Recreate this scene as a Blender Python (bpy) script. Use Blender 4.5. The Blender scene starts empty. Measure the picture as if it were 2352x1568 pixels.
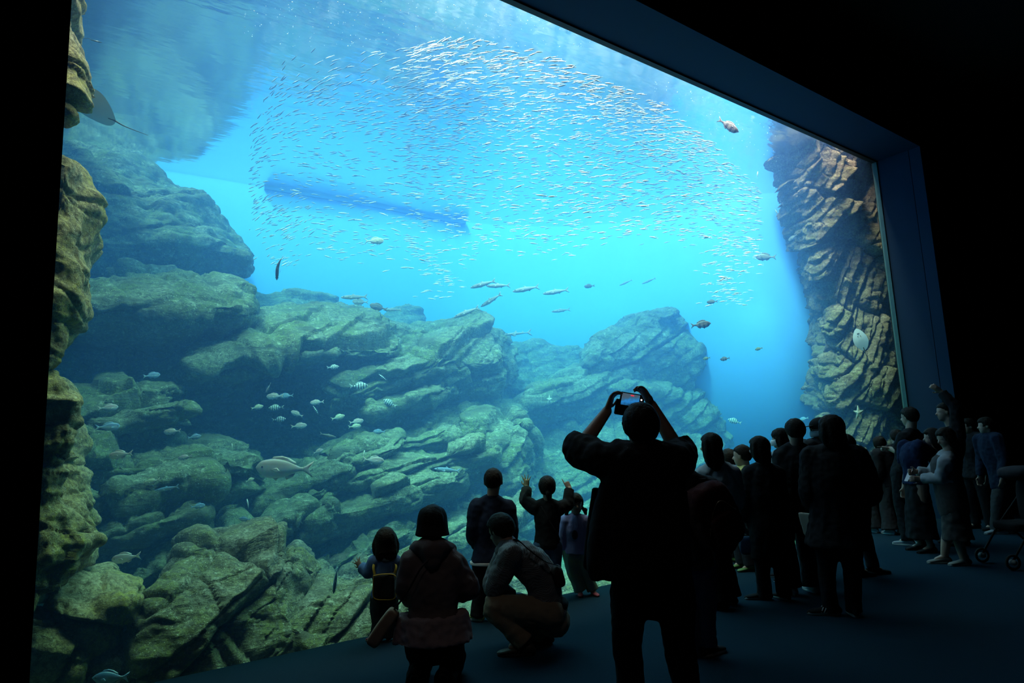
import bpy, bmesh, math, random
import numpy as np
from mathutils import Vector, Matrix

# ------------------------------------------------------------------ camera
FPX = 1569.0                       # focal length in pixels of the 2352 x 1568 frame
EYE = np.array([0.0, 0.0, 1.5])
def _n(v):
    v = np.array(v, float)
    return v / np.linalg.norm(v)
_X = _n([2107, 153, FPX]); _U = _n([-426, -10227, FPX]); _U = _n(_U - _X * np.dot(_U, _X))
_Y = np.cross(_U, _X)
if _Y[2] < 0: _Y = -_Y
ROT = np.stack([_X, _Y, _U])       # world = ROT @ camera (x right, y down, z forward)
def ray(px, py): return ROT @ _n([px - 1176, py - 784, FPX])
def at_y(px, py, Y):
    r = ray(px, py); return EYE + r * (Y / r[1])
def on_floor(px, py, z=0.0):
    r = ray(px, py); return EYE + r * ((z - EYE[2]) / r[2])

scene = bpy.context.scene
COL = scene.collection
cam_d = bpy.data.cameras.new('camera')
cam_d.sensor_fit = 'HORIZONTAL'; cam_d.sensor_width = 36.0
cam_d.lens = 36.0 * FPX / 2352.0
cam_d.clip_start = 0.05; cam_d.clip_end = 200
cam = bpy.data.objects.new('camera', cam_d); COL.objects.link(cam)
r_, u_, b_ = ROT @ [1, 0, 0], ROT @ [0, -1, 0], ROT @ [0, 0, -1]
cam.matrix_world = Matrix(((r_[0], u_[0], b_[0], EYE[0]), (r_[1], u_[1], b_[1], EYE[1]), (r_[2], u_[2], b_[2], EYE[2]), (0, 0, 0, 1)))
scene.camera = cam

# ------------------------------------------------------------------ light
scene.view_settings.view_transform = 'Standard'
scene.view_settings.look = 'None'
scene.view_settings.gamma = 1.0
scene.view_settings.use_curve_mapping = False
scene.view_settings.exposure = 0.0
cy = scene.cycles
cy.max_bounces = 6; cy.diffuse_bounces = 2; cy.glossy_bounces = 3; cy.transmission_bounces = 4
cy.volume_bounces = 3; cy.transparent_max_bounces = 16
cy.caustics_reflective = False; cy.caustics_refractive = False
cy.sample_clamp_indirect = 6.0
world = bpy.data.worlds.new('world'); scene.world = world; world.use_nodes = True
world.node_tree.nodes['Background'].inputs[0].default_value = (0.02, 0.05, 0.09, 1)
world.node_tree.nodes['Background'].inputs[1].default_value = 0.0

WATER = 6.9                        # height of the water surface
GLASS = 5.515                      # room face of the acrylic pane
def light(name, kind, loc, target, energy, color, **kw):
    d = bpy.data.lights.new(name, kind); d.energy = energy; d.color = color
    for k, v in kw.items(): setattr(d, k, v)
    o = bpy.data.objects.new(name, d); COL.objects.link(o); o.location = loc
    o.rotation_euler = (Vector(target) - Vector(loc)).to_track_quat('-Z', 'Y').to_euler()
    return o
light('daylight_sun', 'SUN', (-6, 8.4, 20), (4.2, 10.2, 0), 5.6, (1.0, 0.94, 0.88), angle=math.radians(8))
light('skylight', 'AREA', (9.6, 10.4, 9.2), (9.6, 10.4, 0), 2150, (0.78, 0.88, 1.0), shape='RECTANGLE', size=17, size_y=9.6)
light('added_front_strip', 'AREA', (6.5, 5.72, 7.9), (6.5, 6.8, 0), 1500, (1.0, 0.88, 0.70), shape='RECTANGLE', size=15, size_y=0.24)  # unseen strip lamp added to light the rocks near the pane
light('added_tank_spot', 'SPOT', (6.4, 7.6, 9.6), (6.6, 7.9, 0), 3000, (1.0, 0.98, 0.94), spot_size=math.radians(42), spot_blend=1.0, shadow_soft_size=0.5)  # unseen spot added for the bright glow at the top centre

light('added_tank_spot', 'SPOT', (9.4, 7.2, 9.8), (13.2, 7.4, 3.0), 2900, (1.0, 0.90, 0.76), spot_size=math.radians(38), spot_blend=1.0, shadow_soft_size=0.5)  # another added spot, out of view, brightening the face of the right cliff
light('added_room_spot', 'SPOT', (0.2, 0.2, 7.5), (2.7, 4.6, 0.4), 48, (1.0, 0.92, 0.86), spot_size=math.radians(34), spot_blend=1.0, shadow_soft_size=0.6)  # unseen spot added to lift the visitors in the left foreground

# ------------------------------------------------------------------ helpers
def tag(o, label=None, cat=None, group=None, kind=None):
    if label: o['label'] = label
    if cat: o['category'] = cat
    if group: o['group'] = group
    if kind: o['kind'] = kind
    return o
def make(name, verts, faces, mat=None, parent=None, smooth=True, origin=None):
    """one mesh object from world coordinates; origin None = bottom middle of its box (top-level) or the parent's place"""
    verts = np.asarray(verts, float)
    if parent is not None: org = np.array(parent.matrix_world.translation) if origin is None else np.array(origin)
    elif origin is None:
        lo, hi = verts.min(0), verts.max(0); org = np.array([(lo[0] + hi[0]) / 2, (lo[1] + hi[1]) / 2, lo[2]])
    else: org = np.array(origin, float)
    me = bpy.data.meshes.new(name)
    me.from_pydata((verts - org).tolist(), [], faces if isinstance(faces, list) else faces.tolist())
    if smooth: me.polygons.foreach_set('use_smooth', [True] * len(me.polygons))
    me.update()
    o = bpy.data.objects.new(name, me); COL.objects.link(o)
    if mat: me.materials.append(mat)
    if parent is not None:
        o.parent = parent
        o.location = tuple(org - np.array(parent.matrix_world.translation))
        o.matrix_world = Matrix.Translation(Vector(org))
    else:
        o.location = tuple(org); o.matrix_world = Matrix.Translation(Vector(org))
    return o
def empty(name, loc):
    o = bpy.data.objects.new(name, None); COL.objects.link(o); o.empty_display_size = 0.1
    o.location = tuple(loc); o.matrix_world = Matrix.Translation(Vector(loc)); return o
def box(lo, hi):
    x0, y0, z0 = lo; x1, y1, z1 = hi
    v = [(x0, y0, z0), (x1, y0, z0), (x1, y1, z0), (x0, y1, z0), (x0, y0, z1), (x1, y0, z1), (x1, y1, z1), (x0, y1, z1)]
    f = [(0, 3, 2, 1), (4, 5, 6, 7), (0, 1, 5, 4), (1, 2, 6, 5), (2, 3, 7, 6), (3, 0, 4, 7)]
    return v, f

def mat_new(name):
    m = bpy.data.materials.new(name); m.use_nodes = True
    nt = m.node_tree; nt.nodes.clear()
    out = nt.nodes.new('ShaderNodeOutputMaterial')
    return m, nt, out
def node(nt, typ, **kw):
    n = nt.nodes.new(typ)
    for k, v in kw.items():
        if k.startswith('i_'):
            key = k[2:]
            n.inputs[int(key) if key.isdigit() else key.replace('_', ' ')].default_value = v
        else: setattr(n, k, v)
    return n
def c4(c): return (c[0], c[1], c[2], 1.0)
_mats = {}
def plain(name, col, rough=0.8, col2=None, scale=6.0, bump=0.0, bscale=40.0, spec=0.3, metal=0.0, coat=0.0):
    """principled material whose colour varies by noise between col and col2"""
    if name in _mats: return _mats[name]
    m, nt, out = mat_new(name)
    p = node(nt, 'ShaderNodeBsdfPrincipled'); p.inputs['Roughness'].default_value = rough
    p.inputs['Specular IOR Level'].default_value = spec; p.inputs['Metallic'].default_value = metal
    nt.links.new(p.outputs[0], out.inputs[0])
    tc = node(nt, 'ShaderNodeTexCoord')
    ns = node(nt, 'ShaderNodeTexNoise'); ns.inputs['Scale'].default_value = scale; ns.inputs['Detail'].default_value = 4
    nt.links.new(tc.outputs['Object'], ns.inputs['Vector'])
    mx = node(nt, 'ShaderNodeMix', data_type='RGBA')
    c2 = col2 or tuple(c * 0.75 for c in col)
    mx.inputs['A'].default_value = c4(col); mx.inputs['B'].default_value = c4(c2)
    nt.links.new(ns.outputs['Fac'], mx.inputs['Factor']); nt.links.new(mx.outputs['Result'], p.inputs['Base Color'])
    if bump:
        nb = node(nt, 'ShaderNodeTexNoise'); nb.inputs['Scale'].default_value = bscale; nb.inputs['Detail'].default_value = 5
        nt.links.new(tc.outputs['Object'], nb.inputs['Vector'])
        bp = node(nt, 'ShaderNodeBump'); bp.inputs['Strength'].default_value = bump; bp.inputs['Distance'].default_value = 0.02
        nt.links.new(nb.outputs['Fac'], bp.inputs['Height']); nt.links.new(bp.outputs[0], p.inputs['Normal'])
    _mats[name] = m
    return m

# numpy gradient noise
def _hash(ix, iy, iz, seed=0):
    h = (ix * 374761393 + iy * 668265263 + iz * 2147483647 + seed * 974634777) & 0xFFFFFFFF
    h = ((h ^ (h >> 13)) * 1274126177) & 0xFFFFFFFF
    h = ((h ^ (h >> 16)) * 2246822519) & 0xFFFFFFFF
    return (h ^ (h >> 15)) & 0xFFFFFFFF
def hash01(ix, iy, iz, seed=0):
    return _hash(ix.astype(np.int64), iy.astype(np.int64), iz.astype(np.int64), seed) / 4294967295.0
_G = np.random.default_rng(7).normal(size=(256, 3)); _G /= np.linalg.norm(_G, axis=1)[:, None]
def perlin(p, seed=0):
    p = np.asarray(p); i = np.floor(p).astype(np.int64); f = p - i
    w = f * f * f * (f * (f * 6 - 15) + 10)
    res = 0
    for dx in (0, 1):
        wx = w[:, 0] if dx else 1 - w[:, 0]
        for dy in (0, 1):
            wy = w[:, 1] if dy else 1 - w[:, 1]
            for dz in (0, 1):
                wz = w[:, 2] if dz else 1 - w[:, 2]
                g = _G[_hash(i[:, 0] + dx, i[:, 1] + dy, i[:, 2] + dz, seed) & 255]
                res = res + wx * wy * wz * (g[:, 0] * (f[:, 0] - dx) + g[:, 1] * (f[:, 1] - dy) + g[:, 2] * (f[:, 2] - dz))
    return res * 1.6
def fbm(p, octv=4, seed=0, gain=0.5):
    a, s, r = 1.0, 1.0, 0
    for k in range(octv):
        r = r + a * perlin(p * s + 13.7 * k, seed + k); a *= gain; s *= 2.03
    return r
def sstep(a, b, x):
    t = np.clip((x - a) / (b - a), 0, 1); return t * t * (3 - 2 * t)
# ------------------------------------------------------------------ the room
M_DARK = plain('black_painted_wall', (0.012, 0.014, 0.018), 0.85, bump=0.05, spec=0.1)
M_RECESS = plain('navy_painted_recess', (0.008, 0.030, 0.065), 0.75, (0.007, 0.026, 0.058), bump=0.04, spec=0.15)
M_CARPET = plain('navy_carpet', (0.010, 0.034, 0.056), 0.95, (0.007, 0.025, 0.042), scale=60, bump=0.6, bscale=350, spec=0.05)
def struct(name, lo, hi, mat):
    return tag(make(name, *box(lo, hi), mat, smooth=False), kind='structure')
WX0, WX1, WY, WTOP = 0.219, 12.80, 4.72, 6.452   # opening in the wall
XR0, XR1, YR0, ZC = -7.0, 19.0, -6.0, 7.8
struct('floor', (XR0, YR0, -0.3), (XR1, GLASS - 0.001, 0.0), M_CARPET)
struct('wall_left', (XR0 - 0.3, YR0, 0.0), (XR0, WY, ZC), M_DARK)
struct('wall_right', (XR1, YR0, 0.0), (XR1 + 0.3, WY, ZC), M_DARK)
struct('wall_back', (XR0, YR0 - 0.3, 0.0), (XR1, YR0, ZC), M_DARK)
struct('ceiling', (XR0, YR0, ZC), (XR1, GLASS + 0.06, ZC + 0.3), M_DARK)
# the front wall with its deep opening: side piers, header; the reveals are painted navy
struct('wall_front', (XR0, WY, 0.0), (WX0, GLASS + 0.06, ZC), M_DARK)
struct('wall_front', (WX1 + 0.02, WY, 0.0), (XR1, GLASS + 0.06, ZC), M_DARK)
struct('wall_front', (WX0, WY, WTOP + 0.02), (WX1 + 0.02, GLASS + 0.06, ZC), M_DARK)
struct('trim_1', (WX0, WY, WTOP), (WX1, GLASS, WTOP + 0.02), M_RECESS)
struct('trim_2', (WX1, WY, 0.0), (WX1 + 0.02, WY + 0.19, WTOP + 0.02), M_RECESS)
struct('trim_3', (WX1, WY + 0.20, 0.0), (WX1 + 0.02, GLASS, WTOP + 0.02), M_RECESS)
struct('trim_4', (WX1 - 0.03, GLASS - 0.05, 0.0), (WX1, GLASS + 0.03, WTOP), plain('sealant', (0.05, 0.12, 0.13), 0.4))
struct('trim_5', (WX0, GLASS - 0.05, WTOP - 0.025), (WX1, GLASS + 0.03, WTOP), plain('gasket', (0.01, 0.015, 0.016), 0.6))
# acrylic pane: clear, with a weak mirror of the room
m, nt, out = mat_new('clear_acrylic')
tr = node(nt, 'ShaderNodeBsdfTransparent'); tr.inputs[0].default_value = (0.985, 0.995, 0.997, 1)
gl = node(nt, 'ShaderNodeBsdfGlossy'); gl.inputs['Roughness'].default_value = 0.02
fr = node(nt, 'ShaderNodeFresnel'); fr.inputs[0].default_value = 1.2
mx = node(nt, 'ShaderNodeMixShader')
nt.links.new(fr.outputs[0], mx.inputs[0]); nt.links.new(tr.outputs[0], mx.inputs[1]); nt.links.new(gl.outputs[0], mx.inputs[2])
nt.links.new(mx.outputs[0], out.inputs[0])
M_ACRYL = m
x0, x1, z1 = WX0 - 0.05, WX1 + 0.3, WTOP + 0.3
tag(make('window_1', [(x0, GLASS + .01, -0.3), (x1, GLASS + .01, -0.3), (x1, GLASS + .01, z1), (x0, GLASS + .01, z1)], [(0, 1, 2, 3)], M_ACRYL, smooth=False), kind='structure')

# ------------------------------------------------------------------ the tank
def wall_px(px, py): # a point of the waterline on the back wall
    return on_floor(px, py, WATER)
plan = [(-2.6, 5.72), (-2.8, 9.0), (-2.2, 12.6), (0.2, 13.6)]
for p in [(280, 375), (600, 428), (840, 468), (1070, 510), (1300, 520), (1500, 500), (1740, 446)]:
    w = wall_px(*p); plan.append((w[0], w[1]))
plan += [(15.0, 7.6), (17.2, 6.3), (17.4, 5.72)]
def catmull(P, n):
    P = np.array(P, float); Q = np.vstack([2 * P[0] - P[1], P, 2 * P[-1] - P[-2]]); res = []
    seg = len(P) - 1; t = np.linspace(0, seg, n); i = np.minimum(t.astype(int), seg - 1); f = (t - i)[:, None]
    a, b, c, d = Q[i], Q[i + 1], Q[i + 2], Q[i + 3]
    return 0.5 * (2 * b + (c - a) * f + (2 * a - 5 * b + 4 * c - d) * f ** 2 + (3 * b - a - 3 * c + d) * f ** 3)
PL = catmull(plan, 120)
TW = plain('pale_blue_tank_wall', (0.16, 0.43, 0.95), 0.9, (0.14, 0.39, 0.92), scale=1.2, spec=0.1)
v = [(x, y, -0.4) for x, y in PL] + [(x, y, 7.3) for x, y in PL]
n = len(PL); f = [(i, i + n, i + n + 1, i + 1) for i in range(n - 1)]
tw = tag(make('wall_tank', v, f, TW), kind='structure')
sm = tw.modifiers.new('thickness', 'SOLIDIFY'); sm.thickness = 0.25; sm.offset = 1.0
struct('ceiling_light_block', (-3.2, GLASS + 0.3, 7.55), (0.2, 14.6, 7.7), M_DARK)  # unseen slab added to keep sun and skylight off the left corner
# water body and its wavy surface
m, nt, out = mat_new('sea_water')
vs = node(nt, 'ShaderNodeVolumeScatter'); va = node(nt, 'ShaderNodeVolumeAbsorption'); ad = node(nt, 'ShaderNodeAddShader')
def coef(nd, c):          # c = per-metre coefficients (scatter), colour * density
    d = max(c); nd.inputs['Color'].default_value = c4([k / d for k in c]); nd.inputs['Density'].default_value = d
SCAT = (0.013, 0.032, 0.078)
ABSO = (0.170, 0.014, 0.004)
coef(vs, SCAT)
d = max(ABSO) * 1.0; va.inputs['Color'].default_value = c4([1 - k / d for k in ABSO]); va.inputs['Density'].default_value = d
nt.links.new(vs.outputs[0], ad.inputs[0]); nt.links.new(va.outputs[0], ad.inputs[1]); nt.links.new(ad.outputs[0], out.inputs['Volume'])
M_WATER = m
y0 = GLASS + 0.065
water = tag(make('water', *box((-3.2, y0, -0.6), (18.2, 15.2, WATER + 0.03)), M_WATER, smooth=False), kind='structure')
m, nt, out = mat_new('water_surface')
tr = node(nt, 'ShaderNodeBsdfTransparent'); gl = node(nt, 'ShaderNodeBsdfGlossy'); gl.inputs['Roughness'].default_value = 0.13
fr = node(nt, 'ShaderNodeFresnel'); fr.inputs[0].default_value = 1.33
mx = node(nt, 'ShaderNodeMixShader'); tc = node(nt, 'ShaderNodeTexCoord')
mp = node(nt, 'ShaderNodeMapping'); mp.inputs['Scale'].default_value = (0.9, 2.2, 1)
n1 = node(nt, 'ShaderNodeTexNoise'); n1.inputs['Scale'].default_value = 1.6; n1.inputs['Detail'].default_value = 3
bp = node(nt, 'ShaderNodeBump'); bp.inputs['Strength'].default_value = 0.25; bp.inputs['Distance'].default_value = 0.06
L = nt.links.new
L(tc.outputs['Object'], mp.inputs[0]); L(mp.outputs[0], n1.inputs['Vector']); L(n1.outputs['Fac'], bp.inputs['Height'])
L(bp.outputs[0], gl.inputs['Normal'])
L(fr.outputs[0], mx.inputs[0]); L(tr.outputs[0], mx.inputs[1]); L(gl.outputs[0], mx.inputs[2]); L(mx.outputs[0], out.inputs[0])
tag(make('water_surface', [(-3.2, y0, WATER), (18.2, y0, WATER), (18.2, 15.2, WATER), (-3.2, 15.2, WATER)], [(0, 1, 2, 3)], m, smooth=False), kind='structure')

# ------------------------------------------------------------------ rocks
def rock_mat(name, base, moss, pale, moss_amt=0.5, tex=1.0, dip=27, strk=1.0):
    m, nt, out = mat_new(name); L = nt.links.new
    p = node(nt, 'ShaderNodeBsdfPrincipled'); p.inputs['Roughness'].default_value = 0.92; p.inputs['Specular IOR Level'].default_value = 0.15
    L(p.outputs[0], out.inputs[0])
    tc = node(nt, 'ShaderNodeTexCoord')
    def noise(s, d, r=0.55):
        q = node(nt, 'ShaderNodeTexNoise'); q.inputs['Scale'].default_value = s; q.inputs['Detail'].default_value = d; q.inputs['Roughness'].default_value = r
        L(tc.outputs['Object'], q.inputs['Vector']); return q.outputs['Fac']
    def ramp(src, a, b):
        q = node(nt, 'ShaderNodeMapRange'); q.inputs['From Min'].default_value = a; q.inputs['From Max'].default_value = b; L(src, q.inputs['Value']); return q.outputs[0]
    def mix(fac, a, b):
        q = node(nt, 'ShaderNodeMix', data_type='RGBA'); L(fac, q.inputs['Factor'])
        for key, val in (('A', a), ('B', b)):
            if isinstance(val, tuple): q.inputs[key].default_value = c4(val)
            else: L(val, q.inputs[key])
        return q.outputs['Result']
    rot = node(nt, 'ShaderNodeMapping'); rot.inputs['Rotation'].default_value = (0.35, math.radians(dip), 0.5); rot.inputs['Scale'].default_value = (1.0, 1.5, 4.6); L(tc.outputs['Object'], rot.inputs[0])
    def streak(s, d):
        q = node(nt, 'ShaderNodeTexNoise'); q.inputs['Scale'].default_value = s; q.inputs['Detail'].default_value = d; q.inputs['Roughness'].default_value = 0.6; q.inputs['Distortion'].default_value = 0.4
        L(rot.outputs[0], q.inputs['Vector']); return q.outputs['Fac']
    st1, st2 = streak(1.3 * tex, 5), streak(3.5 * tex, 4)
    c = mix(ramp(noise(1.7, 5), 0.5 - 0.28 * moss_amt, 0.72 - 0.28 * moss_amt), base, moss)
    c = mix(ramp(noise(9 * tex, 6, 0.7), 0.55, 0.72), c, pale)
    dark = tuple(k * 0.45 for k in base)
    c = mix(ramp(noise(22 * tex, 5, 0.7), 0.60, 0.42), dark, c)
    c = mix(ramp(noise(70 * tex, 3, 0.6), 0.62, 0.74), c, tuple(min(1, k * 1.5) for k in pale))
    c = mix(ramp(st1, 0.36 - .10 * (1 - strk), 0.46 - .10 * (1 - strk)), dark, c)  # crevice shade put into the colour, where the streak bump dips
    c = mix(ramp(st2, 0.66, 0.80), c, tuple(min(1, k * 1.15) for k in pale))
    L(c, p.inputs['Base Color'])
    b1 = node(nt, 'ShaderNodeBump'); b1.inputs['Strength'].default_value = 0.9; b1.inputs['Distance'].default_value = 0.05
    L(noise(7 * tex, 8, 0.65), b1.inputs['Height'])
    b2 = node(nt, 'ShaderNodeBump'); b2.inputs['Strength'].default_value = 0.8; b2.inputs['Distance'].default_value = 0.02
    L(noise(38 * tex, 5, 0.7), b2.inputs['Height']); L(b1.outputs[0], b2.inputs['Normal'])
    b3 = node(nt, 'ShaderNodeBump'); b3.inputs['Strength'].default_value = 0.9 * strk; b3.inputs['Distance'].default_value = 0.07
    L(st1, b3.inputs['Height']); L(b2.outputs[0], b3.inputs['Normal'])
    L(b3.outputs[0], p.inputs['Normal'])
    return m
R_GREEN = rock_mat('algae_grown_rock', (0.24, 0.27, 0.20), (0.145, 0.19, 0.075), (0.50, 0.55, 0.44), 0.5)
R_OCHRE = rock_mat('ochre_rock', (0.52, 0.40, 0.24), (0.45, 0.36, 0.10), (0.72, 0.62, 0.42), 0.45, 1.3, -15, 0.35)
R_BROWN = rock_mat('brown_rock', (0.26, 0.175, 0.115), (0.19, 0.165, 0.075), (0.46, 0.35, 0.24), 0.4, 1.2, 55)
R_GREY = rock_mat('grey_rock', (0.30, 0.27, 0.21), (0.22, 0.22, 0.085), (0.70, 0.66, 0.54), 0.4, 1.3)

def resample(P, n):
    P = np.array(P, float); d = np.r_[0, np.cumsum(np.linalg.norm(np.diff(P, axis=0), axis=1))]
    t = np.linspace(0, d[-1], n)
    return np.stack([np.interp(t, d, P[:, k]) for k in range(3)], 1)
def smooth_line(P, it=2):
    for _ in range(it):
        Q = P.copy(); Q[1:-1] = 0.25 * P[:-2] + 0.5 * P[1:-1] + 0.25 * P[2:]; P = Q
    return P
def ledges(p, dip, h, Lb, seed, lean=0.45, warp=0.22, face=(0, -0.9, 0.4)):
    """height 0..1 of stacked, tilted, broken layers at points p"""
    a = math.radians(dip)
    vr, up = np.array([0.80, -0.60, 0.0]), np.array([0, 0, 1.0])
    m = _n(face); e1 = _n([-m[1], m[0], 0.0]); e2 = np.cross(m, e1); e2 = e2 if e2[2] > 0 else -e2
    e1 = e1 if e1 @ vr > 0 else -e1
    k = math.tan(a); phi = math.atan2(k * (e1 @ vr) - e1[2], e2[2] - k * (e2 @ vr))
    t = math.cos(phi) * e1 + math.sin(phi) * e2
    g2 = -math.sin(phi) * e1 + math.cos(phi) * e2
    nrm = _n(g2 + lean * m); s = np.cross(nrm, t)
    w = np.stack([perlin(p * 0.55 + 5, seed + 31), perlin(p * 0.55 + 55, seed + 32), perlin(p * 0.55 + 95, seed + 33)], 1) * warp
    w += 0.02 * np.stack([perlin(p * 6 + 5, seed + 34), perlin(p * 6 + 55, seed + 35), perlin(p * 6 + 95, seed + 36)], 1)
    q = p + w
    u = q @ nrm / h; z = np.zeros(len(u))
    u = u + 0.42 * perlin(np.stack([u * 0.8, z + 3.3, z + 1.7], 1), seed + 8) * 1.2        # layers of unequal thickness
    i = np.floor(u); f = u - i
    Lq = Lb * (0.6 + 1.2 * hash01(i, z, z, seed + 1))
    v = q @ t / Lq + hash01(i, z, z, seed + 2) * 7 + 0.25 * f * (hash01(i, z, z, seed + 6) - 0.5); j = np.floor(v); g = v - j
    k = np.floor(q @ s / (Lb * 1.3) + hash01(i, j, z, seed + 4) * 5)
    off = hash01(i, j, k, seed + 3)
    tilt = 0.1 + 0.55 * hash01(i, j, k, seed + 5)
    tv = (hash01(i, j, k, seed + 7) - 0.5) * 0.5 * (g - 0.5)
    edge = 0.035 + 0.10 * hash01(i, z, z, seed + 9)
    prof = sstep(0.0, edge, f) * (1.0 - tilt * f) * (0.75 + 0.25 * sstep(0.0, 0.06, 1 - f))
    crack = sstep(0.0, 0.045, np.minimum(g, 1 - g))
    return (off * 0.85 + tv) * prof + 0.25 * prof - 0.30 * (1 - crack) * prof
def rock(label, lines, mat, dip=25, amp=0.22, h=0.5, Lb=1.2, seed=1, res=0.035, rough=0.10, lean=0.45, taper=0.5, name='rock', small=0.34, kind=None, face=(0, -0.9, 0.4), yoff=0.0, gain=1.25):
    """a closed boulder lofted through polylines of (px, py, distance) points, then broken into tilted layers"""
    amp = amp * gain
    W = []
    for ln in lines:
        W.append(np.array([at_y(q[0], q[1], q[2] + yoff) for q in ln]))
    length = np.mean([np.sum(np.linalg.norm(np.diff(w, axis=0), axis=1)) for w in W])
    nu = int(np.clip(length / res, 24, 330))
    W = [smooth_line(resample(w, nu), 3) for w in W]
    W = np.array(W)                                     # (k, nu, 3)
    k = len(W)
    # closed in v: resample every column through a closed smooth curve
    col_len = np.mean(np.sum(np.linalg.norm(np.diff(np.concatenate([W, W[:1]]), axis=0), axis=2), axis=0))
    nv = int(np.clip(col_len / res, 20, 420))
    t = np.linspace(0, k, nv, endpoint=False); i = t.astype(int); f = (t - i)[:, None, None]
    a, b, c, d = W[(i - 1) % k], W[i % k], W[(i + 1) % k], W[(i + 2) % k]
    ten = 0.55                                          # between straight and catmull-rom
    cr = 0.5 * (2 * b + (c - a) * f + (2 * a - 5 * b + 4 * c - d) * f ** 2 + (3 * b - a - 3 * c + d) * f ** 3)
    S = ten * cr + (1 - ten) * (b * (1 - f) + c * f)    # (nv, nu, 3)
    # round off both ends
    cen0, cen1 = S[:, 0].mean(0), S[:, -1].mean(0)
    dir0, dir1 = cen0 - S[:, min(4, nu - 1)].mean(0), cen1 - S[:, -min(5, nu)].mean(0)
    rad0 = np.linalg.norm(S[:, 0] - cen0, axis=1).mean(); rad1 = np.linalg.norm(S[:, -1] - cen1, axis=1).mean()
    caps0, caps1 = [], []
    m0, m1 = max(3, int(rad0 / res * 0.8)), max(3, int(rad1 / res * 0.8))
    for q in range(1, m0 + 1):
        th = q / (m0 + 0.15) * math.pi / 2
        caps0.append(cen0 + (S[:, 0] - cen0) * math.cos(th) + _n(dir0) * rad0 * taper * math.sin(th))
    for q in range(1, m1 + 1):
        th = q / (m1 + 0.15) * math.pi / 2
        caps1.append(cen1 + (S[:, -1] - cen1) * math.cos(th) + _n(dir1) * rad1 * taper * math.sin(th))
    S = np.concatenate([np.stack(caps0[::-1], 1), S, np.stack(caps1, 1)], 1)
    nv, nu = S.shape[:2]
    du = np.gradient(S, axis=1); dv = (np.roll(S, -1, 0) - np.roll(S, 1, 0)) / 2
    N = np.cross(du, dv); N /= np.linalg.norm(N, axis=2)[..., None] + 1e-9
    cen = S.reshape(-1, 3).mean(0)
    if np.sum(N * (S - cen)) < 0: N = -N
    for _ in range(6):                                  # calm the direction of displacement
        N = N + np.roll(N, 1, 0) + np.roll(N, -1, 0); N[:, 1:-1] = N[:, 1:-1] + N[:, :-2] + N[:, 2:]
        N /= np.linalg.norm(N, axis=2)[..., None] + 1e-9
    P = S.reshape(-1, 3); Nn = N.reshape(-1, 3)
    D = amp * (ledges(P, dip, h, Lb, seed, lean, 0.22, face) - 0.45)
    D += amp * small * (ledges(P, dip + 5, h * 0.30, Lb * 0.55, seed + 50, lean, 0.12, face) - 0.4)
    D += rough * fbm(P * 1.1, 3, seed + 9) + rough * 0.30 * fbm(P * 5.0, 3, seed + 19)
    rid = 1 - np.abs(perlin(P * 2.3, seed + 77)) * 2
    D -= rough * 0.5 * np.clip(rid - 0.80, 0, 1) * 5 * 0.4
    P = P + Nn * D[:, None]
    idx = np.arange(nv * nu).reshape(nv, nu)
    A, B = idx[:, :-1], idx[:, 1:]; A2, B2 = np.roll(idx, -1, 0)[:, :-1], np.roll(idx, -1, 0)[:, 1:]
    faces = np.stack([A, B, B2, A2], -1).reshape(-1, 4).tolist()
    n0 = len(P); P = np.vstack([P, P.reshape(nv, nu, 3)[:, 0].mean(0), P.reshape(nv, nu, 3)[:, -1].mean(0)])
    for q in range(nv):
        q2 = (q + 1) % nv
        faces.append((int(idx[q2, 0]), n0, int(idx[q, 0]))); faces.append((int(idx[q, -1]), n0 + 1, int(idx[q2, -1])))
    o = make(name, P, faces, mat)
    return tag(o, label, 'rock', None, kind)

# floor of the tank
nx, ny = 150, 70
gx, gy = np.meshgrid(np.linspace(-2.6, 16.2, nx), np.linspace(GLASS + 0.06, 13.9, ny))
P = np.stack([gx.ravel(), gy.ravel(), np.zeros(nx * ny)], 1)
rise = sstep(6.8, 12.5, P[:, 1])
P[:, 2] = -0.35 + 1.5 * rise * (1 - 0.6 * sstep(9, 14, P[:, 0])) + 0.22 * fbm(P * 0.7, 4, 3) * sstep(5.6, 6.6, P[:, 1])
idx = np.arange(nx * ny).reshape(ny, nx)
f = np.stack([idx[:-1, :-1], idx[:-1, 1:], idx[1:, 1:], idx[1:, :-1]], -1).reshape(-1, 4).tolist()
tf = tag(make('floor_tank', P, f, R_GREEN), kind='structure')

def ln(s, *ys):
    """'x y, x y, ...' with one distance or one per point"""
    pts = [tuple(float(k) for k in q.split()) for q in s.split(',')]
    ys = ys if len(ys) == len(pts) else [ys[0] + (ys[-1] - ys[0]) * i / max(1, len(pts) - 1) for i in range(len(pts))]
    return [(a, b, y) for (a, b), y in zip(pts, ys)]

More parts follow.
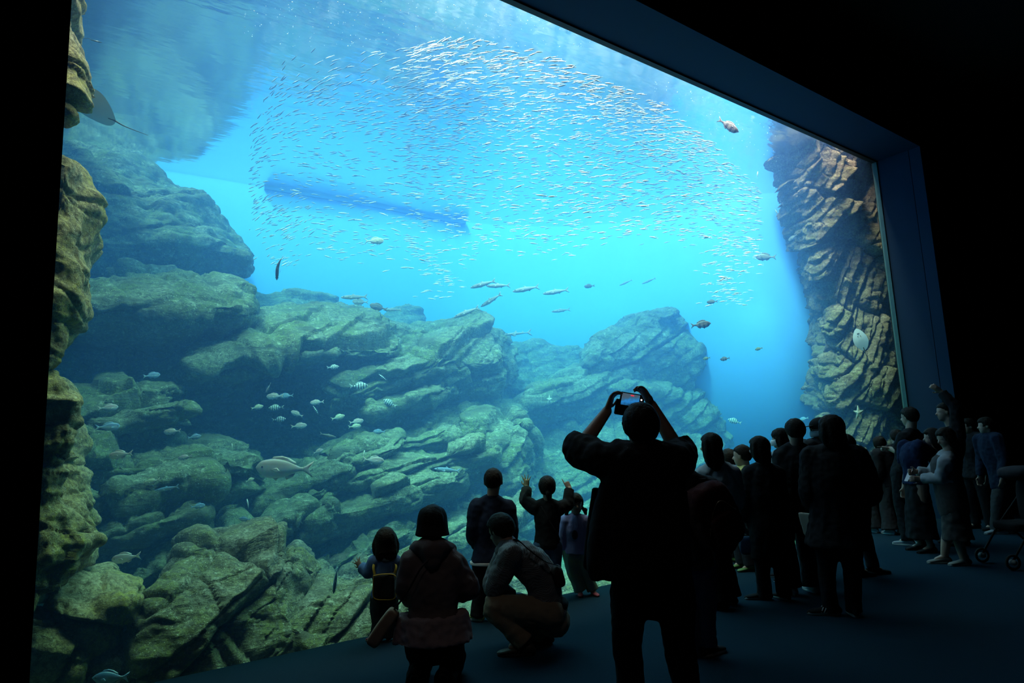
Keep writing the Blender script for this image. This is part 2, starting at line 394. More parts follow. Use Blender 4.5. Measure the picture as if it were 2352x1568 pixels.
# --- far back
rock('big smooth green boulder at the far left reaching up to the water surface', [
    ln('120 640, 300 650, 450 640, 555 625', 11.6), ln('110 560, 280 560, 430 560, 560 590', 11.0), ln('110 450, 240 430, 390 470, 470 510, 540 570', 11.4),
    ln('110 345, 200 350, 300 372, 380 425, 440 440, 500 500, 565 585', 12.4), ln('110 330, 200 340, 300 360, 390 430, 450 450, 520 540, 560 600', 13.6)],
    R_GREEN, dip=20, amp=0.20, h=1.59, Lb=2.70, seed=11, res=0.045, rough=0.16, taper=0.15)
rock('pale hazy ridge of rock at the back, left of centre', [
    ln('520 800, 640 800, 760 800, 850 790', 12.2), ln('530 730, 640 730, 740 730, 820 760', 11.9), ln('540 670, 620 682, 700 668, 770 680, 815 720, 835 755', 12.5), ln('540 680, 640 690, 740 690, 800 750', 13.2)],
    R_GREEN, dip=5, amp=0.10, h=1.30, seed=12, res=0.05, rough=0.08, taper=0.2)
rock('pale rounded rock hump at the back, right of the hazy ridge', [
    ln('830 830, 900 830, 990 830', 12.4), ln('850 770, 910 750, 985 770', 12.1), ln('855 750, 890 715, 930 698, 965 712, 982 755', 12.6), ln('850 780, 920 720, 985 780', 13.2)],
    R_GREEN, dip=15, amp=0.10, h=1.30, seed=13, res=0.05, rough=0.08, taper=0.2)
rock('low pale rock ridge at the back between the layered slab and the round boulder', [
    ln('1110 960, 1230 950, 1360 950', 11.6), ln('1120 860, 1240 880, 1370 890', 11.2), ln('1120 800, 1180 785, 1260 800, 1340 808, 1390 830', 11.8), ln('1110 830, 1250 820, 1390 850', 12.6)],
    R_GREEN, dip=8, amp=0.16, h=0.87, seed=14, res=0.045, rough=0.10, taper=0.2)
rock('big round boulder with diagonal cracks behind the man filming', [
    ln('1330 960, 1420 970, 1510 950, 1600 920', 10.6), ln('1340 900, 1420 900, 1500 890, 1590 880', 10.0), ln('1355 820, 1430 800, 1510 800, 1595 800', 9.8),
    ln('1365 770, 1400 745, 1440 745, 1475 725, 1540 722, 1590 735, 1606 765', 10.3), ln('1360 800, 1450 740, 1540 735, 1600 780', 11.3)],
    R_GREEN, dip=32, amp=0.24, h=0.80, Lb=1.20, seed=15, res=0.04, rough=0.10, taper=0.2)
rock('rounded boulder left of the gap of blue water, above the bob haired woman', [
    ln('1420 1240, 1540 1200, 1660 1160, 1800 1120', 9.8), ln('1430 1100, 1540 1070, 1660 1050, 1790 1040', 9.3), ln('1450 1000, 1550 960, 1650 940, 1750 970', 9.5),
    ln('1480 960, 1560 915, 1610 885, 1660 874, 1700 880, 1716 920, 1740 945, 1762 990, 1790 1040', 10.0), ln('1470 990, 1580 920, 1690 900, 1760 1000', 11.0)],
    R_GREEN, dip=35, amp=0.26, h=0.72, Lb=1.35, seed=16, res=0.04, rough=0.10, taper=0.2)
rock('lit rock shelf below the round boulder at centre right', [
    ln('1180 1020, 1300 1010, 1420 1010, 1560 990', 10.6), ln('1190 960, 1300 960, 1400 960, 1560 950', 9.7), ln('1225 905, 1300 880, 1400 880, 1480 900, 1560 910', 9.6), ln('1240 880, 1330 830, 1430 840, 1560 880', 10.6), ln('1240 900, 1330 860, 1430 860, 1560 900', 11.6)],
    R_GREEN, dip=18, amp=0.26, h=0.61, Lb=1.50, seed=17, res=0.04, rough=0.10, taper=0.3)
rock('long pale rubble slope rising behind the children with raised arms', [
    ln('1150 1420, 1300 1400, 1450 1380, 1650 1330', 8.2), ln('1165 1250, 1300 1230, 1420 1220, 1640 1200', 8.3), ln('1170 1100, 1280 1080, 1400 1060, 1600 1050', 8.9),
    ln('1175 1000, 1250 980, 1350 960, 1450 970, 1590 990', 9.8), ln('1180 960, 1260 930, 1350 935, 1450 950, 1580 960', 11.0), ln('1180 1200, 1300 1200, 1450 1200, 1600 1200', 11.0)],
    R_GREEN, dip=22, amp=0.26, h=0.58, Lb=1.65, seed=18, res=0.04, rough=0.12, taper=0.2, lean=0.9)
# --- middle
rock('broad flat green slab jutting out at the upper left below the far boulder', [
    ln('170 790, 300 800, 430 790, 560 740', 10.2), ln('180 745, 300 740, 420 752, 530 742', 8.9), ln('190 700, 300 700, 420 708, 550 700', 8.6), ln('190 650, 280 638, 360 640, 450 646, 520 652, 555 680', 9.6), ln('190 655, 300 645, 450 655, 550 690', 11.0)],
    R_GREEN, dip=3, amp=0.26, h=0.61, Lb=1.80, seed=21, res=0.03, rough=0.10, taper=0.25, lean=0.7)
rock('dark recessed rock face in the hollow beneath the upper left slab', [
    ln('100 1000, 250 990, 400 960, 560 900', 9.6), ln('110 880, 250 870, 400 850, 560 800', 9.8), ln('110 780, 250 770, 400 760, 560 720', 10.0), ln('110 780, 250 770, 400 760, 560 720', 11.5), ln('100 1000, 250 990, 400 960, 560 900', 11.5)],
    R_GREEN, dip=22, amp=0.30, h=0.72, Lb=1.50, seed=22, res=0.04, rough=0.10, taper=0.2)
rock('overhanging pale layered slab above the dark hollow at centre left', [
    ln('470 860, 600 850, 740 840, 870 840', 10.9), ln('443 862, 540 862, 640 815, 720 820, 790 825, 880 820', 8.9), ln('450 845, 560 820, 660 800, 760 800, 890 800', 8.8),
    ln('480 812, 560 750, 650 728, 740 724, 830 745, 915 770', 9.7), ln('500 810, 580 745, 660 725, 760 722, 830 742, 910 775', 11.0)],
    R_GREEN, dip=22, amp=0.28, h=0.52, Lb=1.95, seed=23, res=0.03, rough=0.09, taper=0.3, lean=0.8)
rock('thick cracked slab at the centre below the shoal of larger fish', [
    ln('730 960, 850 980, 980 960, 1130 930', 10.4), ln('745 940, 850 950, 980 920, 1120 900', 9.2), ln('800 870, 900 850, 1010 820, 1130 830', 8.9), ln('840 800, 920 775, 1010 760, 1090 737, 1135 745, 1152 775', 9.8), ln('850 800, 930 770, 1010 755, 1090 745, 1150 790', 11.0)],
    R_GREEN, dip=30, amp=0.30, h=0.61, Lb=1.65, seed=24, res=0.03, rough=0.10, taper=0.2, lean=0.6)
rock('rock mass filling the back behind the dark hollow', [
    ln('420 1120, 600 1120, 800 1080, 1150 1000', 10.9), ln('430 980, 600 980, 800 960, 1160 920', 11.0), ln('440 860, 600 850, 800 840, 1170 830', 11.0), ln('440 860, 600 850, 800 840, 1170 830', 12.4), ln('420 1120, 600 1120, 800 1080, 1150 1000', 12.4)],
    R_GREEN, dip=24, amp=0.30, h=0.72, Lb=1.50, seed=25, res=0.05, rough=0.12, taper=0.2)
rock('stack of thin green ledges at the left below the dark recess', [
    ln('150 1080, 260 1070, 350 1040, 390 1010', 9.4), ln('155 1030, 260 1030, 340 1000, 385 985', 8.3), ln('160 980, 260 960, 340 950, 385 930', 8.3), ln('160 950, 250 910, 320 890, 370 872, 390 900', 9.0), ln('150 960, 250 920, 320 895, 380 885', 10.2)],
    R_GREEN, dip=14, amp=0.34, h=0.43, Lb=1.35, seed=26, res=0.03, rough=0.08, taper=0.1, lean=0.8)
rock('wide olive ledge at the left with small fish swimming above it', [
    ln('170 1190, 300 1170, 440 1140, 580 1120', 9.2), ln('175 1120, 290 1110, 420 1080, 560 1090', 7.9), ln('180 1060, 300 1060, 420 1060, 570 1075', 7.8), ln('180 1020, 260 1010, 340 1010, 440 1020, 520 1020, 590 1050', 8.5), ln('170 1030, 280 1020, 440 1025, 585 1060', 9.8)],
    R_GREEN, dip=12, amp=0.34, h=0.61, Lb=1.50, seed=27, res=0.03, rough=0.09, taper=0.1, lean=0.8)
rock('shadowed rock face at the lower left behind the mossy boulder', [
    ln('120 1560, 260 1540, 400 1480, 560 1420', 8.0), ln('130 1400, 260 1390, 400 1340, 560 1300', 7.9), ln('150 1250, 260 1230, 380 1200, 540 1180', 7.9), ln('160 1150, 260 1130, 400 1110, 560 1100', 8.3), ln('160 1160, 260 1140, 400 1120, 560 1110', 9.4), ln('130 1500, 260 1480, 400 1420, 560 1380', 9.6)],
    R_GREEN, dip=22, amp=0.36, h=0.65, Lb=1.35, seed=28, res=0.035, rough=0.12, taper=0.15, lean=0.5)
rock('great diagonal layered rock mass in the middle of the tank', [
    ln('560 1420, 720 1400, 900 1380, 1190 1340', 8.25), ln('570 1290, 720 1280, 900 1260, 1180 1230', 8.15), ln('570 1190, 720 1160, 900 1120, 1190 1110', 8.35), ln('590 1110, 740 1060, 900 1020, 1195 1010', 8.85),
    ln('600 1075, 700 1040, 800 990, 900 965, 1000 930, 1090 922, 1150 940, 1200 985', 9.65), ln('600 1090, 700 1060, 800 1005, 900 980, 1000 945, 1110 940, 1200 1000', 11.05), ln('580 1350, 720 1350, 900 1330, 1190 1290', 10.85)],
    R_GREEN, dip=28, amp=0.42, h=0.75, Lb=1.95, seed=29, res=0.028, rough=0.12, taper=0.12, lean=0.5)
rock('block of rock jutting right from the great layered mass', [
    ln('1060 1240, 1120 1230, 1190 1180', 8.4), ln('1060 1130, 1120 1120, 1195 1100', 8.2), ln('1060 1020, 1120 1010, 1200 1010', 8.3), ln('1070 945, 1130 935, 1180 950, 1206 1000', 8.9), ln('1070 960, 1140 950, 1200 1010', 9.9)],
    R_GREEN, dip=40, amp=0.22, h=0.87, Lb=1.20, seed=30, res=0.03, rough=0.09, taper=0.2)
def slab(label, x0, y0, x1, y1, face, top, Y, seed, mat=None, dy=1.0, thin=0.35, amp=0.20, h=0.4, Lb=1.3, res=0.026, wob=8, lean=0.5, taper=0.15, dYx=0.0, arch=0.0):
    """a tilted slab with an overhanging lip: lower lip from x0,y0 to x1,y1 in the picture, lit top behind it"""
    rg = np.random.default_rng(seed); n = 7; dip = math.degrees(math.atan2(y0 - y1, x1 - x0))
    def row(off0, off1, yd, w):
        out = []
        for k in range(n):
            t = k / (n - 1); ar = arch * math.sin(math.pi * t)
            out.append((x0 + (x1 - x0) * t + rg.normal(0, w), y0 + (y1 - y0) * t - (off0 + (off1 - off0) * t) * (0.55 + 0.45 * math.sin(math.pi * min(1, t * .9 + .1))) - ar + rg.normal(0, w), Y + yd + dYx * t))
        return out
    rows = [row(-face * .1, -face * .1, dy * .9, wob), row(0, 0, thin * .3, wob), row(face * .55, face * .55, 0, wob), row(face, face, thin * .35, wob), row(face + top * .6, face + top * .6, dy * .6, wob), row(face + top, face + top, dy, wob)]
    return rock(label, rows, mat or R_GREEN, dip=dip, amp=amp, h=h, Lb=Lb, seed=seed, res=res, rough=0.09, lean=lean, taper=taper)
slab('topmost long slab of the great layered rock, ending in a blunt nose', 760, 1075, 1200, 1000, 46, 60, 8.35, 61, dy=1.2, dYx=.2, h=.5)
slab('second slab down on the great layered rock, above a dark crevice', 590, 1175, 900, 1040, 40, 42, 8.05, 62, dy=1.0)
slab('third slab down on the great layered rock, left of the standing boy', 700, 1150, 1130, 1050, 44, 40, 7.95, 63, dy=.9)
slab('broad mottled slab low on the great layered rock', 680, 1262, 1060, 1120, 78, 36, 7.6, 64, dy=.9, h=.55, amp=.16)
slab('narrow slab at the left foot of the great layered rock', 575, 1250, 760, 1175, 34, 30, 7.6, 65, dy=.8)
slab('slab at the right foot of the great layered rock behind the standing boy', 900, 1330, 1190, 1200, 70, 40, 7.4, 66, dy=.9, h=.35, amp=.22)
slab('low slab between the toddler and the great layered rock', 760, 1340, 930, 1250, 48, 36, 7.3, 67, dy=.8)
slab('thin upper ledge of the ledge stack at the left', 160, 975, 395, 905, 20, 26, 8.5, 68, dy=.7, amp=.14, h=.3)
slab('thin middle ledge of the ledge stack at the left', 170, 1010, 430, 945, 24, 24, 8.1, 69, dy=.7, amp=.14, h=.3)
slab('dark ledge with a cleft below the wide olive ledge', 180, 1180, 470, 1110, 44, 28, 7.6, 70, dy=.8)
slab('sunken ledge low at the left, above the mossy boulder', 200, 1270, 450, 1190, 46, 30, 7.4, 71, dy=.8)
slab('shadowed slab deep at the left of the cleft rock', 290, 1370, 480, 1270, 44, 30, 7.3, 72, dy=.8)
slab('dim slab in the recess under the upper left slab', 380, 880, 560, 770, 40, 28, 9.3, 73, dy=.8)
slab('slanting slab below the cracked slab, over the dark hollow', 760, 945, 1010, 850, 36, 26, 8.8, 74, dy=.9)
slab('lower slanting slab below the cracked slab', 850, 965, 1020, 905, 26, 20, 8.7, 75, dy=.8)
# --- near the pane
rock('large speckled rock with a deep diagonal cleft at the bottom left of the pane', [
    ln('330 1640, 480 1620, 620 1590, 760 1560', 5.95), ln('362 1440, 470 1440, 570 1430, 650 1400', 5.9), ln('385 1370, 470 1350, 570 1330, 650 1300', 6.05), ln('430 1300, 500 1275, 580 1270, 665 1260', 6.4),
    ln('455 1250, 510 1240, 580 1234, 640 1238, 672 1246', 6.9), ln('440 1300, 520 1270, 600 1262, 672 1270', 7.5), ln('340 1600, 480 1590, 640 1560, 760 1520', 7.6)],
    R_GREY, dip=42, amp=0.24, h=0.85, Lb=1.35, seed=31, res=0.02, rough=0.10, taper=0.2, lean=0.3)
rock('speckled grey rock of slanting layers beside the toddler', [
    ln('560 1640, 680 1590, 800 1540, 960 1500', 5.95), ln('580 1500, 680 1460, 790 1430, 960 1410', 5.9), ln('610 1400, 700 1370, 790 1360, 950 1350', 6.1), ln('660 1320, 730 1300, 800 1320, 940 1310', 6.5),
    ln('665 1275, 715 1270, 735 1300, 790 1312, 840 1310, 940 1300', 7.0), ln('660 1300, 730 1290, 800 1320, 940 1310', 7.7), ln('580 1580, 700 1540, 830 1500, 960 1480', 7.7)],
    R_GREY, dip=42, amp=0.30, h=0.43, Lb=1.05, seed=32, res=0.02, rough=0.09, taper=0.2, lean=0.3)
rock('low rocks along the foot of the pane behind the standing boy', [
    ln('900 1520, 1050 1480, 1200 1450, 1420 1400', 6.1), ln('910 1440, 1050 1410, 1200 1390, 1420 1350', 6.2), ln('920 1340, 1050 1330, 1200 1330, 1420 1310', 7.0), ln('920 1300, 1050 1300, 1200 1300, 1420 1290', 8.0), ln('900 1400, 1050 1390, 1200 1370, 1420 1340', 8.2)],
    R_GREY, dip=35, amp=0.26, h=0.46, Lb=1.05, seed=33, res=0.028, rough=0.09, taper=0.2)
rock('mossy flat topped boulder at the bottom left corner of the pane', [
    ln('170 1545, 210 1540, 260 1500, 290 1440', 6.1), ln('140 1430, 190 1450, 230 1430, 290 1390', 5.85), ln('135 1370, 190 1390, 240 1370, 300 1370', 5.9), ln('140 1330, 190 1315, 240 1315, 298 1340', 6.4), ln('150 1325, 180 1305, 215 1298, 250 1305, 290 1350', 6.9), ln('150 1420, 200 1400, 240 1380, 290 1380', 7.2)],
    R_OCHRE, dip=-15, amp=0.16, h=0.58, Lb=0.90, seed=34, yoff=0.14, res=0.018, rough=0.09, taper=0.2)
rock('small ochre rock in the very corner below the mossy boulder', [
    ln('50 1620, 100 1610, 170 1580', 5.95), ln('50 1500, 110 1500, 170 1490', 5.8), ln('50 1420, 110 1430, 160 1450', 5.9), ln('50 1400, 110 1410, 160 1440', 6.4), ln('50 1560, 100 1560, 170 1550', 6.6)],
    R_OCHRE, dip=-35, amp=0.14, h=0.58, Lb=0.90, seed=35, yoff=0.14, res=0.018, rough=0.08, taper=0.2)
rock('small rubble rock between the mossy boulder and the cleft rock', [
    ln('200 1620, 270 1600, 350 1570', 6.15), ln('210 1540, 270 1520, 345 1490', 6.1), ln('215 1500, 275 1470, 340 1465', 6.4), ln('220 1500, 280 1480, 340 1475', 7.0), ln('220 1580, 280 1560, 350 1540', 7.0)],
    R_GREY, dip=25, amp=0.18, h=0.36, Lb=0.75, seed=36, res=0.02, rough=0.09, taper=0.2)
rock('knobbly pale column of rock at the left edge of the pane', [
    ln('40 890, 30 1000, 20 1150, 10 1290, 0 1450', 5.9), ln('100 885, 90 1000, 75 1150, 65 1300, 60 1450', 5.75), ln('140 900, 165 980, 165 1100, 140 1250, 110 1330', 5.85),
    ln('150 905, 175 990, 185 1080, 178 1180, 160 1260, 118 1340', 6.3), ln('140 910, 150 1000, 160 1150, 120 1340', 6.9), ln('60 910, 40 1000, 40 1150, 20 1400', 6.9)],
    R_OCHRE, dip=-20, amp=0.07, h=0.51, Lb=0.60, seed=37, yoff=0.14, res=0.018, rough=0.20, taper=0.15)
rock('bulging ochre boulder at the left edge of the pane, the tallest in its pillar', [
    ln('80 370, 60 480, 40 620, 20 740, 0 850', 5.9), ln('150 376, 140 480, 125 620, 110 740, 105 840', 5.75), ln('172 402, 190 480, 195 620, 180 720, 122 830', 5.85),
    ln('178 408, 206 460, 216 560, 224 640, 203 730, 170 790, 112 845', 6.25), ln('170 410, 200 500, 210 640, 180 740, 110 845', 6.9), ln('90 390, 60 500, 50 640, 20 840', 6.9)],
    R_OCHRE, dip=-12, amp=0.07, h=0.87, Lb=1.80, seed=38, yoff=0.14, res=0.018, rough=0.12, small=0.1, taper=0.15)
rock('brown crag hanging from above at the top left edge of the pane', [
    ln('120 -120, 110 0, 100 120, 90 250', 5.9), ln('160 -120, 160 0, 155 120, 150 255', 5.75), ln('172 -120, 172 0, 185 120, 165 250', 5.9), ln('176 -120, 176 20, 197 160, 190 200, 160 262', 6.2), ln('150 -120, 150 0, 165 150, 140 260', 6.8)],
    R_OCHRE, dip=-50, amp=0.14, h=0.51, Lb=0.90, seed=39, yoff=0.14, res=0.02, rough=0.08, taper=0.15)
# the rock wall at the right
rock('tall brown craggy cliff along the right end of the pane', [
    ln('1790 220, 1800 330, 1825 480, 1868 700, 1880 900, 1900 1080, 1920 1300', 8.4), ln('1765 220, 1778 330, 1776 400, 1800 460, 1836 540, 1850 680, 1864 800, 1858 880, 1870 1000, 1880 1120, 1890 1280', 7.2, 7.2, 7.3, 7.4, 7.6, 7.8, 7.9, 8.0, 8.0, 8.0, 8.0),
    ln('1800 230, 1830 340, 1850 440, 1890 560, 1910 700, 1925 850, 1930 1000, 1940 1250', 6.6), ln('1840 230, 1880 340, 1920 440, 1955 560, 1980 700, 1995 850, 2005 1000, 2010 1250', 6.15), ln('1930 230, 1980 340, 2010 440, 2035 560, 2060 700, 2075 850, 2090 1000, 2100 1250', 5.8),
    ln('2030 230, 2080 340, 2110 440, 2130 560, 2150 700, 2170 850, 2190 1000, 2200 1250', 5.8), ln('2000 220, 2010 340, 2020 500, 2040 700, 2060 900, 2080 1250', 8.5)],
    R_BROWN, dip=58, amp=0.34, h=0.46, Lb=1.05, seed=41, res=0.022, rough=0.14, taper=0.1, lean=0.3, face=(-0.75, -0.65, 0.05))
# ------------------------------------------------------------------ figures
def ring_tube(pts, rad, side=None, n=18, sub=4, caps=True):
    """closed tube through pts; rad = r or (rx, ry) per point, rx along side"""
    pts = np.array(pts, float); K = len(pts)
    rad = np.array([(r, r) if np.isscalar(r) else r for r in rad], float)
    if side is None: sd = None
    else:
        sd = np.array(side, float)
        if sd.ndim == 1: sd = np.tile(sd, (K, 1))
    if K > 1:
        def cr(A):
            A = np.asarray(A, float); Q = np.vstack([2 * A[0] - A[1], A, 2 * A[-1] - A[-2]]); out = []
            for i in range(K - 1):
                for f in np.arange(sub) / sub:
                    a, b, c, d = Q[i:i + 4]
                    out.append(0.5 * (2 * b + (c - a) * f + (2 * a - 5 * b + 4 * c - d) * f * f + (3 * b - a - 3 * c + d) * f ** 3))
            out.append(A[-1]); return np.array(out)
        P = cr(pts); Rr = np.maximum(cr(rad), 0.002)
        if sd is not None: sd = cr(sd)
    else: P, Rr = pts, rad
    T = np.gradient(P, axis=0); T /= np.linalg.norm(T, axis=1)[:, None] + 1e-9
    if sd is None:
        ref = np.array([0, 0, 1.0]) if abs(T[0, 2]) < 0.8 else np.array([0, 1.0, 0])
        s0 = _n(np.cross(T[0], ref)); S = []
        for k in range(len(P)):
            s0 = s0 - T[k] * (s0 @ T[k]); s0 = _n(s0); S.append(s0)
        S = np.array(S)
    else:
        S = sd - T * np.sum(sd * T, 1)[:, None]; S /= np.linalg.norm(S, axis=1)[:, None] + 1e-9
    B = np.cross(T, S)
    rings = []
    if caps:
        for th in (75, 45, 20):
            a = math.radians(th); r0 = min(Rr[0])
            rings.append((P[0] - T[0] * r0 * math.sin(a), Rr[0] * math.cos(a), S[0], B[0]))
    for k in range(len(P)): rings.append((P[k], Rr[k], S[k], B[k]))
    if caps:
        for th in (20, 45, 75):
            a = math.radians(th); r0 = min(Rr[-1])
            rings.append((P[-1] + T[-1] * r0 * math.sin(a), Rr[-1] * math.cos(a), S[-1], B[-1]))
    ang = np.arange(n) / n * 2 * math.pi; V = []
    for p, r, s, b in rings: V.append(p + np.outer(np.cos(ang) * r[0], s) + np.outer(np.sin(ang) * r[1], b))
    V = np.vstack(V); F = []
    for k in range(len(rings) - 1):
        for q in range(n):
            q2 = (q + 1) % n; F.append((k * n + q, k * n + q2, (k + 1) * n + q2, (k + 1) * n + q))
    F.append(tuple(range(n - 1, -1, -1))); F.append(tuple((len(rings) - 1) * n + q for q in range(n)))
    return V, F
def ball(c, r, fwd=(0, 1, 0), up=(0, 0, 1), n=18, m=12):
    """ellipsoid, r = (side, forward, up)"""
    f = _n(fwd); u = np.array(up, float); u = _n(u - f * (u @ f)); s = np.cross(f, u)
    r = (r, r, r) if np.isscalar(r) else r; V = []; F = []
    for i in range(1, m):
        th = math.pi * i / m
        for q in range(n):
            ph = 2 * math.pi * q / n
            V.append(np.array(c) + s * r[0] * math.sin(th) * math.cos(ph) + f * r[1] * math.sin(th) * math.sin(ph) + u * r[2] * math.cos(th))
    t, b = len(V), len(V) + 1
    V.append(np.array(c) + u * r[2]); V.append(np.array(c) - u * r[2])
    for i in range(m - 2):
        for q in range(n):
            q2 = (q + 1) % n; F.append((i * n + q, (i + 1) * n + q, (i + 1) * n + q2, i * n + q2))
    for q in range(n):
        q2 = (q + 1) % n; F.append((t, q, q2)); F.append(((m - 2) * n + q, b, (m - 2) * n + q2))
    return np.array(V), F
def join(parts):
    V, F, o = [], [], 0
    for v, f in parts:
        V.append(np.asarray(v, float)); F += [tuple(i + o for i in q) for q in f]; o += len(v)
    return np.vstack(V), F
def fuse(name, parts, mat, voxel=0.01, parent=None, smooth_it=2, folds=0.0, fscale=9.0, seed=0, origin=None, post=None):
    """union of closed shapes as one continuous surface, smoothed, with optional cloth folds"""
    V, F = join(parts)
    me = bpy.data.meshes.new('tmp'); me.from_pydata(V.tolist(), [], F); me.update()
    ob = bpy.data.objects.new('tmp', me); COL.objects.link(ob)
    md = ob.modifiers.new('r', 'REMESH'); md.mode = 'VOXEL'; md.voxel_size = voxel
    dg = bpy.context.evaluated_depsgraph_get(); ev = ob.evaluated_get(dg); m2 = ev.to_mesh()
    nv = len(m2.vertices); V = np.empty(nv * 3); m2.vertices.foreach_get('co', V); V = V.reshape(-1, 3)
    nl = len(m2.loops); li = np.empty(nl, int); m2.loops.foreach_get('vertex_index', li)
    lt = np.empty(len(m2.polygons), int); m2.polygons.foreach_get('loop_total', lt)
    ls = np.empty(len(m2.polygons), int); m2.polygons.foreach_get('loop_start', ls)
    Fq = [tuple(li[s:s + t].tolist()) for s, t in zip(ls, lt)]
    ev.to_mesh_clear(); bpy.data.objects.remove(ob); bpy.data.meshes.remove(me)
    if all(lt == 4):
        E = np.array(Fq); E = np.vstack([E[:, [0, 1]], E[:, [1, 2]], E[:, [2, 3]], E[:, [3, 0]]]); E = np.vstack([E, E[:, ::-1]])
    else:
        E = []
        for q in Fq:
            for k in range(len(q)): E.append((q[k], q[(k + 1) % len(q)])); E.append((q[(k + 1) % len(q)], q[k]))
        E = np.array(E)
    cnt = np.bincount(E[:, 0], minlength=nv)[:, None]
    for _ in range(smooth_it):
        acc = np.stack([np.bincount(E[:, 0], weights=V[E[:, 1], k], minlength=nv) for k in range(3)], 1)
        V = 0.45 * V + 0.55 * acc / np.maximum(cnt, 1)
    if folds:
        nz = perlin(V * np.array([fscale, fscale, fscale * 0.45]) + seed * 3.1, seed) + 0.5 * perlin(V * fscale * 2.1 + seed * 1.7, seed + 3)
        cen_n = np.zeros_like(V)                         # vertex normals from the faces
        Q = np.array([q[:4] if len(q) >= 4 else (q[0], q[1], q[2], q[2]) for q in Fq])
        fn = np.cross(V[Q[:, 2]] - V[Q[:, 0]], V[Q[:, 3]] - V[Q[:, 1]])
        for k in range(4):
            for c in range(3): cen_n[:, c] += np.bincount(Q[:, k], weights=fn[:, c], minlength=nv)
        cen_n /= np.linalg.norm(cen_n, axis=1)[:, None] + 1e-12
        V = V + cen_n * (folds * nz)[:, None]
    if post is not None: V = post(V)
    return make(name, V, Fq, mat, parent, origin=origin)

SKIN = plain('skin', (0.36, 0.235, 0.18), 0.55, (0.32, 0.20, 0.15), spec=0.35)
HAIR = plain('black_hair', (0.008, 0.007, 0.006), 0.7, (0.014, 0.011, 0.009), scale=30, bump=0.3, bscale=90, spec=0.12)
def cloth(name, col, col2=None, rough=0.9): return plain(name, col, rough, col2, scale=14, bump=0.25, bscale=220, spec=0.1)
BLACK = cloth('black_cloth', (0.014, 0.015, 0.018)); CHAR = cloth('charcoal_cloth', (0.030, 0.032, 0.038)); NAVY = cloth('navy_cloth', (0.016, 0.024, 0.05))
DENIM = cloth('blue_denim', (0.05, 0.09, 0.16), (0.035, 0.065, 0.12)); TOTE = DENIM; GREYC = cloth('grey_cloth', (0.16, 0.17, 0.18)); PALE = cloth('pale_cloth', (0.24, 0.26, 0.29))
SOLE = plain('pale_rubber', (0.45, 0.45, 0.43), 0.7); SOLED = plain('dark_rubber', (0.02, 0.02, 0.02), 0.8)

class Stand:
    """joints of a figure that stands at floor point F, forward direction given by an angle (0 = towards the tank, + turns to the right)"""
    def __init__(s, F, h, turn=0.0, kid=False, wide=1.0):
        F = np.array([F[0], F[1], 0.0]); s.F, s.h, s.kid = F, h, kid
        a = math.radians(turn); s.f = np.array([math.sin(a), math.cos(a), 0]); s.r = np.array([math.cos(a), -math.sin(a), 0]); s.u = np.array([0, 0, 1.0])
        hd = np.array([F[0], F[1], 0]); s.hv = hd / np.linalg.norm(hd)
        k = h
        def q(x, y, z): return F + (s.r * x + s.f * y) * k + s.u * z * k
        s.q = q; w = wide
        if kid: s.d = dict(head=q(0, .01, .895), neck=q(0, -.01, .79), hipc=q(0, 0, .47))
        else: s.d = dict(head=q(0, .012, .932), neck=q(0, -.012, .845), hipc=q(0, 0, .52))
        sx, sz = (.105, .765) if kid else (.108 * w, .815)
        ez, wz, hz, kz, az = (.61, .475, .46, .25, .05) if kid else (.63, .485, .52, .285, .045)
        for sg, n in ((-1, 'L'), (1, 'R')):
            s.d['sh' + n] = q(sg * sx, 0, sz); s.d['el' + n] = q(sg * (sx + .028), -.012, ez); s.d['wr' + n] = q(sg * (sx + .03), .03, wz)
            s.d['hip' + n] = q(sg * .052 * w, 0, hz); s.d['kn' + n] = q(sg * .066, .012, kz); s.d['an' + n] = q(sg * .074, -.012, az)
            s.d['hand' + n] = (np.array([0, 0, -1.0]) + s.f * 0.25); s.d['palm' + n] = -s.r * sg; s.d['toe' + n] = s.f + s.r * sg * 0.12
    def p(s, px, py, d=0.0):
        """point seen at pixel px, py, on the upright plane through the figure facing the camera, pushed d metres away"""
        r = ray(px, py); t = ((s.F - EYE) @ s.hv + d) / (r @ s.hv); return EYE + r * t
    def set(s, **kw):
        for k, v in kw.items():
            s.d[k] = s.p(*v) if k[:2] in ('he', 'ne', 'sh', 'el', 'wr', 'hi', 'kn', 'an', 'ba') else np.array(v, float)
        return s

